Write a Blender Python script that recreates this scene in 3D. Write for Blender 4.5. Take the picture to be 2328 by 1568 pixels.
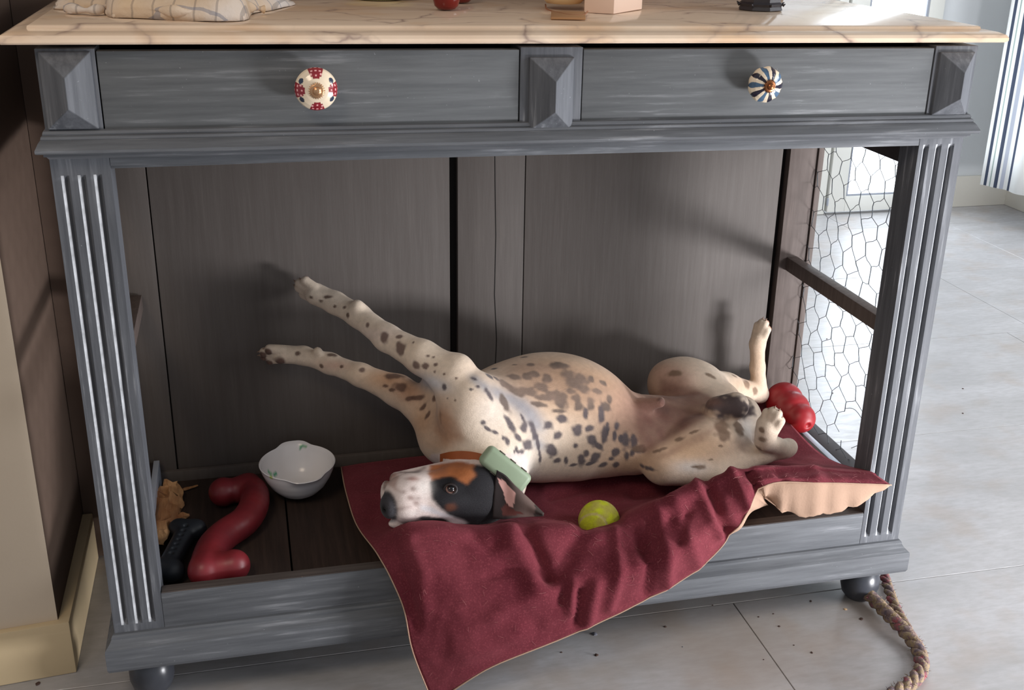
import bpy, bmesh, math, random
import numpy as np
from mathutils import Vector, Matrix, noise
from mathutils.bvhtree import BVHTree
random.seed(7)
for o in list(bpy.data.objects): bpy.data.objects.remove(o)
SC = bpy.context.scene
COL = SC.collection

# ------------------------------------------------------------------ camera
FPX = 2563.2856; CAM = Vector((0.2415, -1.4986, 1.1323)); ROT = (1.1917, -0.0152, -0.2304)
cd = bpy.data.cameras.new('camera'); cam = bpy.data.objects.new('camera', cd); COL.objects.link(cam)
cd.sensor_width = 36; cd.lens = 36*FPX/2328; cd.clip_start = .02
cam.location = CAM; cam.rotation_euler = ROT; SC.camera = cam
from mathutils import Euler
RM = Euler(ROT, 'XYZ').to_matrix()
def ray(px, py): return RM @ Vector(((px-1164)/FPX, -(py-784)/FPX, -1))
def at(px, py, **k):
    d = ray(px, py); a, t = list(k.items())[0]; i = 'xyz'.index(a)
    return CAM + d*((t-CAM[i])/d[i])
def P(px, py, y): return at(px, py, y=y)
def proj(V):                                             # n x 3 -> pixels of the photograph
    q = (np.asarray(V)-np.array(CAM)) @ np.array(RM)
    return np.stack([1164+FPX*q[:, 0]/-q[:, 2], 784-FPX*q[:, 1]/-q[:, 2]], 1)

# ------------------------------------------------------------------ light and exposure
SC.view_settings.view_transform = 'Standard'; SC.view_settings.look = 'None'
SC.view_settings.gamma = 1; SC.view_settings.use_curve_mapping = False
SC.view_settings.exposure = 0.12
w = bpy.data.worlds.new('world'); SC.world = w; w.use_nodes = True
bg = w.node_tree.nodes['Background']; bg.inputs[0].default_value = (.91, .94, 1.0, 1); bg.inputs[1].default_value = .36
def area(name, loc, target, sx, sy, power, col):
    l = bpy.data.lights.new(name, 'AREA'); l.shape = 'RECTANGLE'; l.size = sx; l.size_y = sy
    l.energy = power; l.color = col
    o = bpy.data.objects.new(name, l); COL.objects.link(o); o.location = loc
    o.rotation_euler = (Vector(target)-Vector(loc)).to_track_quat('-Z', 'Y').to_euler(); return o
# main light: unseen panel standing for daylight bounced off sunlit floor, low right
area('sunlit_floor_bounce', (2.14, -.95, .085), (.85, .3, .46), .46, .26, 36, (.97, .97, 1))
# daylight pouring in through the far glazed door
area('daylight_far_door', (2.69, 2.46, .45), (2.2, .9, -.1), .26, .80, 7, (.80, .90, 1))
# fill added on the right to brighten the front; no window seen there
area('right_fill', (2.95, -.8, 1.3), (1.5, .6, .4), 1.2, 1.0, 40, (.93, .96, 1))
area('far_room_fill', (1.9, 1.35, 2.2), (2.95, 2.5, .3), .9, .9, 22, (.93, .97, 1))  # fill added to brighten the far walls, not a window
# warm ambient fill for the room, unseen above the photographer
area('warm_ambient_fill', (-.5, -1.3, 2.3), (.4, .1, .6), .6, .6, 11, (1, .82, .62))

# ------------------------------------------------------------------ helpers
def tag(o, label=None, cat=None, group=None, kind=None):
    for k, v in (('label', label), ('category', cat), ('group', group), ('kind', kind)):
        if v: o[k] = v
    return o
def empty(name, loc=(0, 0, 0)):
    o = bpy.data.objects.new(name, None); COL.objects.link(o); o.location = loc; o.empty_display_size = .05; return o
def setpar(o, par):
    if par is not None:
        o.parent = par; o.matrix_parent_inverse = Matrix.Identity(4)
        o.location = o.location - gl(par)
def gl(o):
    v = Vector(o.location)
    while o.parent: o = o.parent; v += o.location
    return v
def mesh(name, V, F, m, par=None, smooth=True, sharp=None):
    me = bpy.data.meshes.new(name); me.from_pydata([tuple(v) for v in V], [], [tuple(f) for f in F]); me.update()
    for mm in (m if isinstance(m, (list, tuple)) else [m]): me.materials.append(mm)
    if smooth:
        me.polygons.foreach_set('use_smooth', [True]*len(me.polygons))
        if sharp: me.set_sharp_from_angle(angle=math.radians(sharp))
    o = bpy.data.objects.new(name, me); COL.objects.link(o); setpar(o, par); return o
def bmo(name, bm, m, par=None, smooth=True, sharp=35, bevel=0, seg=2):
    bmesh.ops.recalc_face_normals(bm, faces=bm.faces[:])
    if bevel:
        es = [e for e in bm.edges if len(e.link_faces) == 2 and e.calc_face_angle(0) > math.radians(28)]
        bmesh.ops.bevel(bm, geom=es, offset=bevel, segments=seg, affect='EDGES', profile=.6)
    me = bpy.data.meshes.new(name); bm.to_mesh(me); bm.free()
    for mm in (m if isinstance(m, (list, tuple)) else [m]): me.materials.append(mm)
    if smooth:
        me.polygons.foreach_set('use_smooth', [True]*len(me.polygons)); me.set_sharp_from_angle(angle=math.radians(sharp))
    o = bpy.data.objects.new(name, me); COL.objects.link(o); setpar(o, par); return o
def add_box(bm, x0, x1, y0, y1, z0, z1):
    vs = [bm.verts.new(p) for p in ((x0,y0,z0),(x1,y0,z0),(x1,y1,z0),(x0,y1,z0),(x0,y0,z1),(x1,y0,z1),(x1,y1,z1),(x0,y1,z1))]
    for f in ((3,2,1,0),(4,5,6,7),(0,1,5,4),(1,2,6,5),(2,3,7,6),(3,0,4,7)): bm.faces.new([vs[i] for i in f])
    return vs
def box(name, x0, x1, y0, y1, z0, z1, m, par=None, bevel=.0012, seg=2):
    bm = bmesh.new(); add_box(bm, x0, x1, y0, y1, z0, z1); return bmo(name, bm, m, par, bevel=bevel, seg=seg)
def lathe(prof, n=32, axis='z', centre=(0, 0, 0), rad=None):
    """prof: (r, h) list -> verts, faces; rad(angle, r, h) may modulate the radius"""
    V, F = [], []
    c = Vector(centre)
    for r, h in prof:
        for k in range(n):
            a = 2*math.pi*k/n; rr = rad(a, r, h) if rad else r
            p = (rr*math.cos(a), rr*math.sin(a), h)
            V.append(c+(Vector(p) if axis == 'z' else Vector((p[0], -p[2], p[1]))))
    for i in range(len(prof)-1):
        for k in range(n):
            F.append((i*n+k, i*n+(k+1) % n, (i+1)*n+(k+1) % n, (i+1)*n+k))
    F.append(tuple(range(n))[::-1]); F.append(tuple((len(prof)-1)*n+k for k in range(n)))
    return V, F
def catmull(pts, n):
    pts = [Vector(p) for p in pts]; q = [pts[0]*2-pts[1]]+pts+[pts[-1]*2-pts[-2]]; out = []
    for i in range(1, len(q)-2):
        for k in range(n):
            t = k/n; a, b, c, d = q[i-1:i+3]
            out.append(.5*((2*b)+(c-a)*t+(2*a-5*b+4*c-d)*t*t+(3*b-a-3*c+d)*t**3))
    out.append(pts[-1]); return out
def tube(pts, rad, n=8, caps=True):
    V, F = [], []; pts = [Vector(p) for p in pts]; up = Vector((0, 0, 1))
    if not hasattr(rad, '__len__'): rad = [rad]*len(pts)
    t0 = (pts[1]-pts[0]).normalized(); s = t0.cross(up)
    if s.length < .1: s = t0.cross(Vector((1, 0, 0)))
    s.normalize()
    for i, p in enumerate(pts):
        t = (pts[min(i+1, len(pts)-1)]-pts[max(i-1, 0)]).normalized()
        s = (s-t*s.dot(t)).normalized(); b = t.cross(s)
        for k in range(n):
            a = 2*math.pi*k/n; V.append(p+(s*math.cos(a)+b*math.sin(a))*rad[i])
    for i in range(len(pts)-1):
        for k in range(n): F.append((i*n+k, i*n+(k+1) % n, (i+1)*n+(k+1) % n, (i+1)*n+k))
    if caps: F.append(tuple(range(n))[::-1]); F.append(tuple((len(pts)-1)*n+k for k in range(n)))
    return V, F
def merge(parts):
    V, F = [], []
    for v, f in parts:
        n = len(V); V += list(v); F += [tuple(i+n for i in q) for q in f]
    return V, F

def srgb(r, g, b):
    f = lambda c: (c/255/12.92) if c/255 <= .04045 else ((c/255+.055)/1.055)**2.4
    return (f(r), f(g), f(b), 1)
class M:
    def __init__(s, name, rough=.6, spec=.4, coord='Object'):
        s.m = bpy.data.materials.new(name); s.m.use_nodes = True; s.t = s.m.node_tree; s.b = s.t.nodes['Principled BSDF']
        s.b.inputs['Roughness'].default_value = rough; s.b.inputs['Specular IOR Level'].default_value = spec
        tc = s.t.nodes.new('ShaderNodeTexCoord'); s.co = tc.outputs[coord]
    def n(s, typ, **k):
        nd = s.t.nodes.new('ShaderNode'+typ)
        for a, v in k.items(): setattr(nd, a, v)
        return nd
    def l(s, a, b): s.t.links.new(a, b)
    def map(s, sc=(1, 1, 1), rot=(0, 0, 0), src=None):
        mp = s.n('Mapping'); mp.inputs['Scale'].default_value = sc; mp.inputs['Rotation'].default_value = rot
        s.l(src or s.co, mp.inputs[0]); return mp.outputs[0]
    def noise(s, scale, detail=4, rough=.55, vec=None, dist=0):
        nd = s.n('TexNoise'); nd.inputs['Scale'].default_value = scale; nd.inputs['Detail'].default_value = detail
        nd.inputs['Roughness'].default_value = rough; nd.inputs['Distortion'].default_value = dist
        s.l(vec or s.co, nd.inputs['Vector']); return nd.outputs[0]
    def ramp(s, fac, stops, interp='LINEAR'):
        r = s.n('ValToRGB'); r.color_ramp.interpolation = interp
        e = r.color_ramp.elements
        while len(e) < len(stops): e.new(.5)
        for i, (p, c) in enumerate(stops): e[i].position = p; e[i].color = c if hasattr(c, '__len__') else (c, c, c, 1)
        s.l(fac, r.inputs[0]); return r.outputs[0]
    def mix(s, fac, a, b, mode='MIX'):
        x = s.n('Mix', data_type='RGBA', blend_type=mode)
        for i, v in ((0, fac), (6, a), (7, b)):
            if hasattr(v, 'is_linked'): s.l(v, x.inputs[i])
            else: x.inputs[i].default_value = v
        return x.outputs[2]
    def col(s, c):
        if hasattr(c, 'is_linked'): s.l(c, s.b.inputs['Base Color'])
        else: s.b.inputs['Base Color'].default_value = c
        return s
    def bump(s, h, strength=.3, dist=.002):
        b = s.n('Bump'); b.inputs['Strength'].default_value = strength; b.inputs['Distance'].default_value = dist
        s.l(h, b.inputs['Height']); s.l(b.outputs[0], s.b.inputs['Normal']); return s
    def rough(s, v): s.l(v, s.b.inputs['Roughness']); return s

def paint(name, base, lite, dark, axis=0, amt=1.0):
    m = M(name, .62, .3); sc = [34, 34, 34]; sc[axis] = 2.0
    st = m.noise(3.2, 6, .62, m.map(sc)); pa = m.noise(7, 3, .5)
    c = m.mix(m.ramp(st, [(.35, 0), (.75, 1)]), dark, base)
    lt = m.ramp(st, [(.55, 0), (.72, .9)]); c = m.mix(m.mix(1, lt, m.ramp(pa, [(.45, 0), (.65, .75*amt)]), 'MULTIPLY'), c, lite)
    sp = m.noise(260, 2, .5, m.map((1, 1, 1))); c = m.mix(m.ramp(sp, [(.74, 0), (.80, .55)]), c, lite)
    m.col(c); m.bump(st, .25, .0012); return m.m
def plain(name, c, rough=.6, spec=.4, nz=0, nsc=8, bump=0, bsc=60, metal=0):
    m = M(name, rough, spec)
    if nz:
        k = m.noise(nsc, 5); a = tuple(x*(1-nz) for x in c[:3])+(1,); b = tuple(min(1, x*(1+nz)) for x in c[:3])+(1,)
        m.col(m.mix(m.ramp(k, [(.3, 0), (.7, 1)]), a, b))
    else: m.col(c)
    if bump: m.bump(m.noise(bsc, 4), bump, .002)
    m.b.inputs['Metallic'].default_value = metal
    return m.m

PH = paint('blue_grey_paint', srgb(106, 108, 112), srgb(162, 164, 168), srgb(82, 84, 88), 0)
PV = paint('blue_grey_paint_upright', srgb(105, 107, 112), srgb(174, 176, 180), srgb(78, 80, 85), 2, 1.5)
PW = plain('worn_lit_paint', srgb(176, 178, 182), .6, nz=.3, nsc=60)  # pale wear with light painted in, for the groove walls facing right
PD = paint('inner_paint', srgb(98, 91, 87), srgb(112, 102, 95), srgb(90, 83, 79), 2, .4)
PDs = plain('gap_black', srgb(22, 19, 18), .9)
BW = paint('brown_grey_stile', srgb(104, 92, 87), srgb(128, 112, 104), srgb(86, 75, 70), 2, .5)
SHW = paint('shelf_wood', srgb(66, 52, 46), srgb(88, 72, 62), srgb(48, 38, 34), 1, .5)
EDGE = paint('raw_edge', srgb(92, 84, 80), srgb(140, 112, 92), srgb(70, 62, 58), 0, 1)

# ------------------------------------------------------------------ the room
F0 = -.04
def floor_mat():
    m = M('floor_vinyl', .34, .5)
    v = m.map((1, 3.2, 1)); a = m.noise(2.2, 7, .6, v, .4); b = m.noise(34, 5, .6, m.map((1, 3, 1)))
    c = m.mix(m.ramp(a, [(.3, 0), (.7, 1)]), srgb(164, 162, 162), srgb(190, 188, 190))
    c = m.mix(m.ramp(b, [(.35, .0), (.75, .5)]), c, srgb(150, 147, 145))
    c2 = m.noise(9, 3, .5); c = m.mix(m.ramp(c2, [(.52, 0), (.72, .35)]), c, srgb(160, 140, 122))
    # grimy patch trodden in beside the dog's den
    sx = m.n('VectorMath', operation='DISTANCE'); m.l(m.co, sx.inputs[0]); sx.inputs[1].default_value = (1.02, -.02, F0)
    n3 = m.noise(5, 4, .6); ad = m.n('Math', operation='MULTIPLY_ADD'); m.l(n3, ad.inputs[0]); ad.inputs[1].default_value = .5; m.l(sx.outputs['Value'], ad.inputs[2])
    c = m.mix(m.ramp(ad.outputs[0], [(.30, .50), (.62, 0)]), c, srgb(150, 130, 112))
    m.col(c); m.rough(m.ramp(b, [(.3, .28), (.8, .42)])); m.bump(b, .08, .001); return m.m
FM = floor_mat(); JM = plain('floor_joint', srgb(122, 118, 115), .8)
floor = box('floor', -1.2, 3.6, -2.4, 2.56, F0-.05, F0-.0012, JM, bevel=0); tag(floor, kind='structure')
rows = [-2.15, -1.595, -1.04, -.485, .07, .62, 1.18, 1.735, 2.29, 2.56]
for i in range(len(rows)-1):
    xs = [-1.2]; x = 1.035-1.25*3+(i % 2)*(-.0 if i == 3 else .62)
    if i == 3: x = 1.035-1.25*3
    elif i == 4: x = 1.035-1.25*3+.28
    elif i == 5: x = 1.035-1.25*3+.10
    else: x = 1.035-1.25*3+(.62 if i % 2 else .2)
    while x < 3.6:
        if x > -1.2: xs.append(x)
        x += 1.25
    xs.append(3.6)
    for a, b in zip(xs, xs[1:]):
        o = box('tile', a+.0008, b-.0008, rows[i]+.0008, rows[i+1]-.0008, F0-.006, F0, FM, floor, bevel=.0006, seg=1)
WL = plain('cream_wall', srgb(206, 190, 170), .8, .2, nz=.04, nsc=3, bump=.12, bsc=120)
WB = plain('cream_baseboard', srgb(205, 184, 148), .6, .3, nz=.06, nsc=9, bump=.05)
WR = plain('brown_wall', srgb(104, 86, 75), .85, .2, nz=.05, nsc=4, bump=.12, bsc=120)  # brown, darkened further to put the recess's shade into the colour
WF = plain('pale_wall', srgb(205, 208, 210), .8, .2, nz=.02, nsc=3, bump=.08, bsc=90)
WFB = plain('pale_baseboard', srgb(212, 208, 198), .6, .3)
# left: a cream pier whose right flank runs back to the wall behind the sideboard
def poly_prism(name, pts, z0, z1, m, par=None, bevel=0):
    bm = bmesh.new(); a = [bm.verts.new((x, y, z0)) for x, y in pts]; b = [bm.verts.new((x, y, z1)) for x, y in pts]
    bm.faces.new(a); bm.faces.new(b)
    for i in range(len(pts)): j = (i+1) % len(pts); bm.faces.new((a[i], a[j], b[j], b[i]))
    return bmo(name, bm, m, par, bevel=bevel)
tag(poly_prism('wall_left', [(-1.2, .062), (-.2, .1106), (-.101, .1206), (-.101, .52), (-1.2, .52)], F0, 2.4, [WL]), kind='structure')
wl = bpy.data.objects['wall_left']; wl.data.materials.append(WR)
for p in wl.data.polygons:
    if p.normal.x > .9: p.material_index = 1
tag(poly_prism('baseboard_left', [(-1.2, .049), (-.2, .0985), (-.083, .1095), (-.083, .455), (-.1009, .455), (-.1009, .1208), (-.2, .1108), (-1.2, .0622)], F0+.0005, .057, WB, bevel=.002), kind='structure')
tag(box('wall_back', -.1, 1.21, .462, .60, F0, 2.4, WR, bevel=0), kind='structure')
tag(box('wall_far', 1.2, 2.445, 2.53, 2.62, F0, 2.4, WF, bevel=0), kind='structure')
o = box('wall_far', 2.885, 3.4, 2.53, 2.62, F0, 2.4, WF, bevel=0); tag(o, kind='structure')
tag(box('wall_right', 3.34, 3.42, .9, 2.53, F0, 2.4, WF, bevel=0), kind='structure')
tag(box('baseboard_far', 2.890, 3.325, 2.515, 2.5295, F0+.0005, .088, WFB, bevel=.002), kind='structure')
tag(box('baseboard_right', 3.322, 3.3395, 1.0, 2.515, F0+.0005, .03, WFB, bevel=.002), kind='structure')
# glazed door in the far wall
GW = plain('white_door_paint', srgb(214, 214, 208), .45, .4)
door = empty('door_1', (2.66, 2.53, F0)); tag(door, kind='structure')
zt = 2.0
def doorbox(nm, *a, m=GW, b=.003): return box(nm, *a, m, door, bevel=b)
doorbox('door_frame', 2.447, 2.485, 2.50, 2.60, F0+.001, zt); 
doorbox('stile', 2.492, 2.568, 2.49, 2.53, F0+.012, zt); doorbox('stile', 2.822, 2.884, 2.49, 2.53, F0+.012, zt)
doorbox('bottom_rail', 2.568, 2.822, 2.49, 2.53, F0+.012, .034); doorbox('top_rail', 2.568, 2.822, 2.49, 2.53, 1.9, zt)
SL = plain('grey_glazing_bead', srgb(150, 155, 165), .4)
doorbox('glazing_bead', 2.568, 2.577, 2.494, 2.502, .034, 1.9, m=SL, b=.001); doorbox('glazing_bead', 2.812, 2.822, 2.494, 2.502, .034, 1.9, m=SL, b=.001)
doorbox('glazing_bead', 2.577, 2.812, 2.494, 2.502, .034, .042, m=SL, b=.001)
gm = M('bright_daylight_pane', .1, .5); gm.col((.8, .9, 1, 1)); gm.b.inputs['Emission Color'].default_value = (.9, .95, 1, 1); gm.b.inputs['Emission Strength'].default_value = 2.4
doorbox('pane', 2.57, 2.82, 2.508, 2.512, .034, 1.9, m=gm.m, b=0)
doorbox('hinge', 2.486, 2.492, 2.485, 2.495, .0, .03, m=SL, b=.001)
# striped curtain hanging before the right wall
def curtain():
    m = M('curtain_cloth', .85, .15, 'UV'); sx = m.n('SeparateXYZ'); m.l(m.co, sx.inputs[0]); u = sx.outputs[0]
    base = srgb(226, 228, 226); ink = srgb(70, 78, 96); gr = srgb(176, 182, 196)
    c = m.ramp(u, [(0, base), (0.0124, ink), (0.0279, base), (0.0465, srgb(150, 165, 160)), (0.0527, base), (0.0713, ink), (0.0899, base), (0.1054, gr), (0.1240, base), (0.1457, ink), (0.1624, base)], 'CONSTANT')
    m.col(c); m.bump(m.noise(300, 2), .1, .001)
    V, F, UV = [], [], []; nu, nz = 80, 14
    for j in range(nz+1):
        z = .125+(2.2-.125)*j/nz
        for i in range(nu+1):
            t = i/nu
            p = Vector((2.985+.33*t, 2.24-.62*t, z-(.02*t)*(1-j/nz)))
            p += Vector((.62, .33, 0)).normalized()*(.012*math.sin(t*19)+.006*math.sin(t*47+1))
            V.append(p); UV.append((t, z))
    for j in range(nz):
        for i in range(nu): F.append((j*(nu+1)+i, j*(nu+1)+i+1, (j+1)*(nu+1)+i+1, (j+1)*(nu+1)+i))
    o = mesh('curtain', V, F, m.m); ul = o.data.uv_layers.new(name='UVMap')
    for lp in o.data.loops: ul.data[lp.index].uv = UV[lp.vertex_index]
    md = o.modifiers.new('s', 'SOLIDIFY'); md.thickness = .002
    return tag(o, 'white curtain with dark blue vertical stripes hanging at the far right', 'curtain')
curtain()

# ------------------------------------------------------------------ the sideboard
SB = empty('sideboard', (.65, .22, F0))
tag(SB, 'blue grey painted wooden sideboard with its doors taken off, used as a dog den', 'sideboard')
X1 = 1.30; ZT, ZB, ZP, ZC, ZD = .7995, .161, .810, .9445, .8435
def tilt(o):                                             # the old frame sags a little to the right
    off = gl(o)
    for v in o.data.vertices: v.co.z += .0065*(1-(v.co.x+off.x)/.65)
    return o
def fluted_post(x0, x1):
    """front post: cross-section with three grooves that fade out near both ends"""
    w = x1-x0; g = [.24, .52, .79] if x0 < .5 else [.18, .47, .76]; gw = .0062
    xs = [x0]
    for c in g:
        cx = x0+c*w
        xs += [cx-gw, cx-gw*.45, cx, cx+gw*.25, cx+gw*.62]
    xs.append(x1)
    dep = [0]; 
    for c in g: dep += [0, .0036, .0068, .0052, 0]
    dep.append(0)
    zs = [.0995, .114, .117, .122, .30, .5, .70, .786, .791, .794, ZP+.006]; am = [0, 0, .5, 1, 1, 1, 1, 1, .5, 0, 0]
    V, F, mi = [], [], []
    n = len(xs)
    for z, a in zip(zs, am):
        for x, d in zip(xs, dep): V.append((x, d*a, z))
    for j in range(len(zs)-1):
        for i in range(n-1):
            F.append((j*n+i, j*n+i+1, (j+1)*n+i+1, (j+1)*n+i))
            mi.append(1 if (i-1) % 5 in (0,) and 0 < i and 0 < j < len(zs)-2 and dep[i] < dep[i+1] else 0)
    b = len(V)
    for z in zs: V += [(x0, .05, z), (x1, .05, z)]
    for j in range(len(zs)-1):
        F.append((b+2*j, j*n, (j+1)*n, b+2*j+2)); F.append((j*n+n-1, b+2*j+1, b+2*j+3, (j+1)*n+n-1)); F.append((b+2*j+1, b+2*j, b+2*j+2, b+2*j+3)); mi += [0]*3
    o = mesh('post', V, F, [PV, PW], SB, sharp=25)
    o.data.polygons.foreach_set('material_index', mi); return o
fluted_post(0, .0715); fluted_post(1.2265, X1)
box('post', 0, .028, .41, .455, .0995, ZP, BW, SB); box('post', 1.2885, X1, .412, .455, .0995, ZP, BW, SB)
# frieze frame behind the drawers, blocks with pointed diamonds
box('top_rail', .002, X1-.002, .004, .455, .80, .8425, PH, SB)
tilt(box('frame_strip', .0718, 1.2262, .0003, .02, ZT-.001, ZT+.0098, PH, SB, bevel=.001))
tilt(box('frame_strip', .0705, 1.2295, .0006, .02, .8385, ZD-.0008, PH, SB, bevel=.0008))
for x0, x1, dx0, dx1, z0, z1 in ((0, .069, .004, .064, .847, .941), (.608, .6945, .620, .682, .833, .9315), (1.2305, X1, 1.237, 1.294, .845, .936)):
    tilt(box('block', x0, x1, 0, .06, .838, ZC, PV, SB, bevel=.0008))
    bm = bmesh.new(); zc = (z0+z1)/2; xc = (dx0+dx1)/2; hr = (z1-z0)/2-(dx1-dx0)/2*.95
    b0 = [bm.verts.new(p) for p in ((dx0, .001, z0), (dx1, .001, z0), (dx1, .001, z1), (dx0, .001, z1))]
    b = [bm.verts.new(p) for p in ((dx0, -.004, z0), (dx1, -.004, z0), (dx1, -.004, z1), (dx0, -.004, z1))]
    t = [bm.verts.new((xc, -.028, zc-hr)), bm.verts.new((xc, -.028, zc+hr))]
    for i in range(4): bm.faces.new((b0[i], b0[(i+1) % 4], b[(i+1) % 4], b[i]))
    bm.faces.new((b[0], b[1], t[0])); bm.faces.new((b[1], b[2], t[1], t[0])); bm.faces.new((b[2], b[3], t[1])); bm.faces.new((b[3], b[0], t[0], t[1])); bm.faces.new(b0)
    tilt(bmo('diamond', bm, PV, SB, sharp=10, bevel=.0006, seg=1))
for s in (0, 1):                                         # frieze sides
    x = s*X1; box('side_rail', x-.02*s+.0005*(1-s), x+.02*(1-s)-.0005*s, .06, .455, .8425, ZC-.001, PH, SB)
box('back_rail', .02, X1-.02, .435, .455, .8425, ZC-.001, PD, SB)
def mould(name, prof, x0, x1, side, m, par=SB, back=.455):
    """profile (out, z) swept along the front and, mitred, along both sides"""
    V, F = [], []; n = len(prof)
    for o_, z in prof:
        V += [(x0-o_*side, back, z), (x0-o_*side, -o_, z), (x1+o_*side, -o_, z), (x1+o_*side, back, z)]
    for j in range(n-1):
        for i in range(3): F.append((4*j+i, 4*j+i+1, 4*j+i+5, 4*j+i+4))
    V += [(x0+.03, back, prof[0][1]), (x0+.03, .03, prof[0][1]), (x1-.03, .03, prof[0][1]), (x1-.03, back, prof[0][1])]
    V += [(x0+.03, back, prof[-1][1]), (x0+.03, .03, prof[-1][1]), (x1-.03, .03, prof[-1][1]), (x1-.03, back, prof[-1][1])]
    q = 4*n
    for i in range(3): F.append((q+i, q+i+1, i+1, i)); F.append((4*(n-1)+i, 4*(n-1)+i+1, q+4+i+1, q+4+i)); F.append((q+i+1, q+i, q+4+i, q+5+i))
    F.append((q, q+4)+tuple(4*(n-1-j) for j in range(n))[:0]+(4*(n-1), 0) if False else (0, 4*(n-1), q+4, q)); F.append((3, q+3, q+7, 4*(n-1)+3))
    bm = bmesh.new(); vs = [bm.verts.new(v) for v in V]
    for f in F:
        try: bm.faces.new([vs[i] for i in f])
        except ValueError: pass
    return bmo(name, bm, m, par, sharp=22)
tilt(mould('waist_moulding', [(.0004, .8455), (.004, .8445), (.0055, .8415), (.0052, .8395), (.0085, .8385), (.0095, .8355), (.0092, .8345), (.0115, .8335), (.0145, .831), (.018, .8265), (.0205, .8235), (.0205, .820), (.018, .8185), (.010, .8178), (.008, .8160), (.0082, .8135), (.004, .8125), (.0004, .809)], 0, X1, .62, PH))
# plinth
mould('plinth', [(.0004, .1015), (.004, .1005), (.0065, .098), (.007, .0945), (.011, .090), (.016, .0865), (.0195, .084), (.0205, .080), (.0205, .050), (.018, .0445), (.013, .0415), (.0005, .0405)], 0, X1, .7, PH)
box('bottom_rail', .0718, 1.2262, .0, .020, .099, ZB, [PH], SB, bevel=.0012)
box('bottom_rail_edge', .073, 1.2255, .001, .0195, ZB+.0001, ZB+.0012, EDGE, SB, bevel=0)
# drawers with their painted ceramic knobs
def lath_knob(name, cx, cz, painter, lobes, par, r0=.0272):
    prof = [(.006, .001), (.0065, .006), (.009, .010), (.016, .0125), (.0225, .017), (.0262, .0225), (.0272, .028), (.0258, .034), (.021, .040), (.0145, .0445), (.0095, .0465), (.0090, .0475), (.0082, .0492), (.0055, .0500), (.0052, .0515), (.0048, .0535), (.003, .0552), (.0006, .0558)]
    # refine for the painting
    fine = []
    for a, b in zip(prof, prof[1:]):
        for k in range(7): fine.append((a[0]+(b[0]-a[0])*k/7, a[1]+(b[1]-a[1])*k/7))
    fine.append(prof[-1]); n = 280
    def rad(a, r, h):
        if lobes and .0125 < h < .0465: return r*(1+.055*abs(math.cos(a*lobes/2))-.02)
        if .0465 <= h <= .0485: return r*(1+.14*math.cos(a*22))
        return r
    sc = r0/.0272
    V, F = lathe([(r*sc, h*.78) for r, h in fine], n, 'y', (cx, 0.0008, cz), lambda a, r, h: rad(a, r/sc, h/.78)*sc)
    m = M(name+'_glaze', .16, .6); at_ = m.n('Attribute', attribute_name='paint'); m.col(at_.outputs[0])
    mt = M('aged_brass', .3, .6); mt.col(srgb(150, 96, 62) if lobes else srgb(206, 160, 120)); mt.b.inputs['Metallic'].default_value = .9
    o = mesh(name, V, F, [m.m, mt.m], par, sharp=50)
    ca = o.data.color_attributes.new('paint', 'FLOAT_COLOR', 'POINT')
    for i, (r, h) in enumerate(fine):
        for k in range(n):
            ca.data[i*n+k].color = painter(2*math.pi*k/n, r, h)
    for p in o.data.polygons:
        c = sum(p.vertices)/len(p.vertices); i = min(p.vertices)//n
        if fine[i][1] >= .0464 or fine[i][1] < .009: p.material_index = 1
    return o
CR = srgb(232, 214, 188); RD = srgb(138, 30, 40); PK = srgb(238, 178, 176); NV = srgb(44, 54, 74); TL = srgb(70, 96, 122); BK = srgb(30, 26, 44)
def paint_a(a, r, h):
    q = (a+math.pi/4) % (math.pi/2)-math.pi/4           # four red dotted fans, small blue dots between
    if h > .012 and abs(q) < .37-.12*(h > .0425) and r > .0150:
        for (da, rr, hh) in ((0, .0245, .0365), (0, .019, .0425), (.22, .0245, .0365), (-.22, .0245, .0365), (0, .0272, .028), (.2, .0272, .028), (-.2, .0272, .028), (.3, .021, .040), (-.3, .021, .040), (.12, .0262, .0225), (-.12, .0262, .0225)):
            if ((q-da)*r)**2+(r-rr)**2+(h-hh)**2 < .00155**2: return PK
        return RD
    ah = (a+math.pi/2) % math.pi-math.pi/2
    if ((abs(ah)-.55)*r)**2+(h-.0385)**2+(r-.0228)**2 < .0040**2: return NV
    return CR
def paint_b(a, r, h):
    n = 5; best = CR
    tw = a+1.1*(h-.03)*18*.35
    for k in range(10):
        c = 2*math.pi*k/10; d = (tw-c+math.pi) % (2*math.pi)-math.pi
        s = h if h > .028 else .056-h
        wid = .0034*math.exp(-((h-.036)/.009)**2)+.0010
        if r > .009 and h > .014 and abs(d)*r < wid: return TL if k % 2 else BK
    return CR
DM = paint('drawer_paint', srgb(103, 105, 107), srgb(154, 156, 159), srgb(84, 86, 88), 0, 1.2)
def drawer(x0, x1, kx, kz, painter, lobes, r0):
    d = empty('drawer', (x0, 0, .846)); setpar(d, SB)
    bm = bmesh.new(); add_box(bm, x0+.0016, x1-.0016, .0012, .02, ZD+.0012, ZC-.0032); tilt(bmo('drawer_front', bm, DM, d, bevel=.0012))
    o = lath_knob('knob', kx, kz, painter, lobes, d, r0)
    tag(o, 'cream ceramic knob with red dotted fans' if not lobes else 'fluted cream ceramic knob with navy and blue leaves')
    bm = bmesh.new(); add_box(bm, x0+.004, x1-.004, .02, .40, ZD+.004, ZC-.01); tilt(bmo('drawer_box', bm, PDs, d))
drawer(.069, .608, .3345, .899, paint_a, 0, .0272); drawer(.6945, 1.2305, .956, .892, paint_b, 9, .0245)
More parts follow.
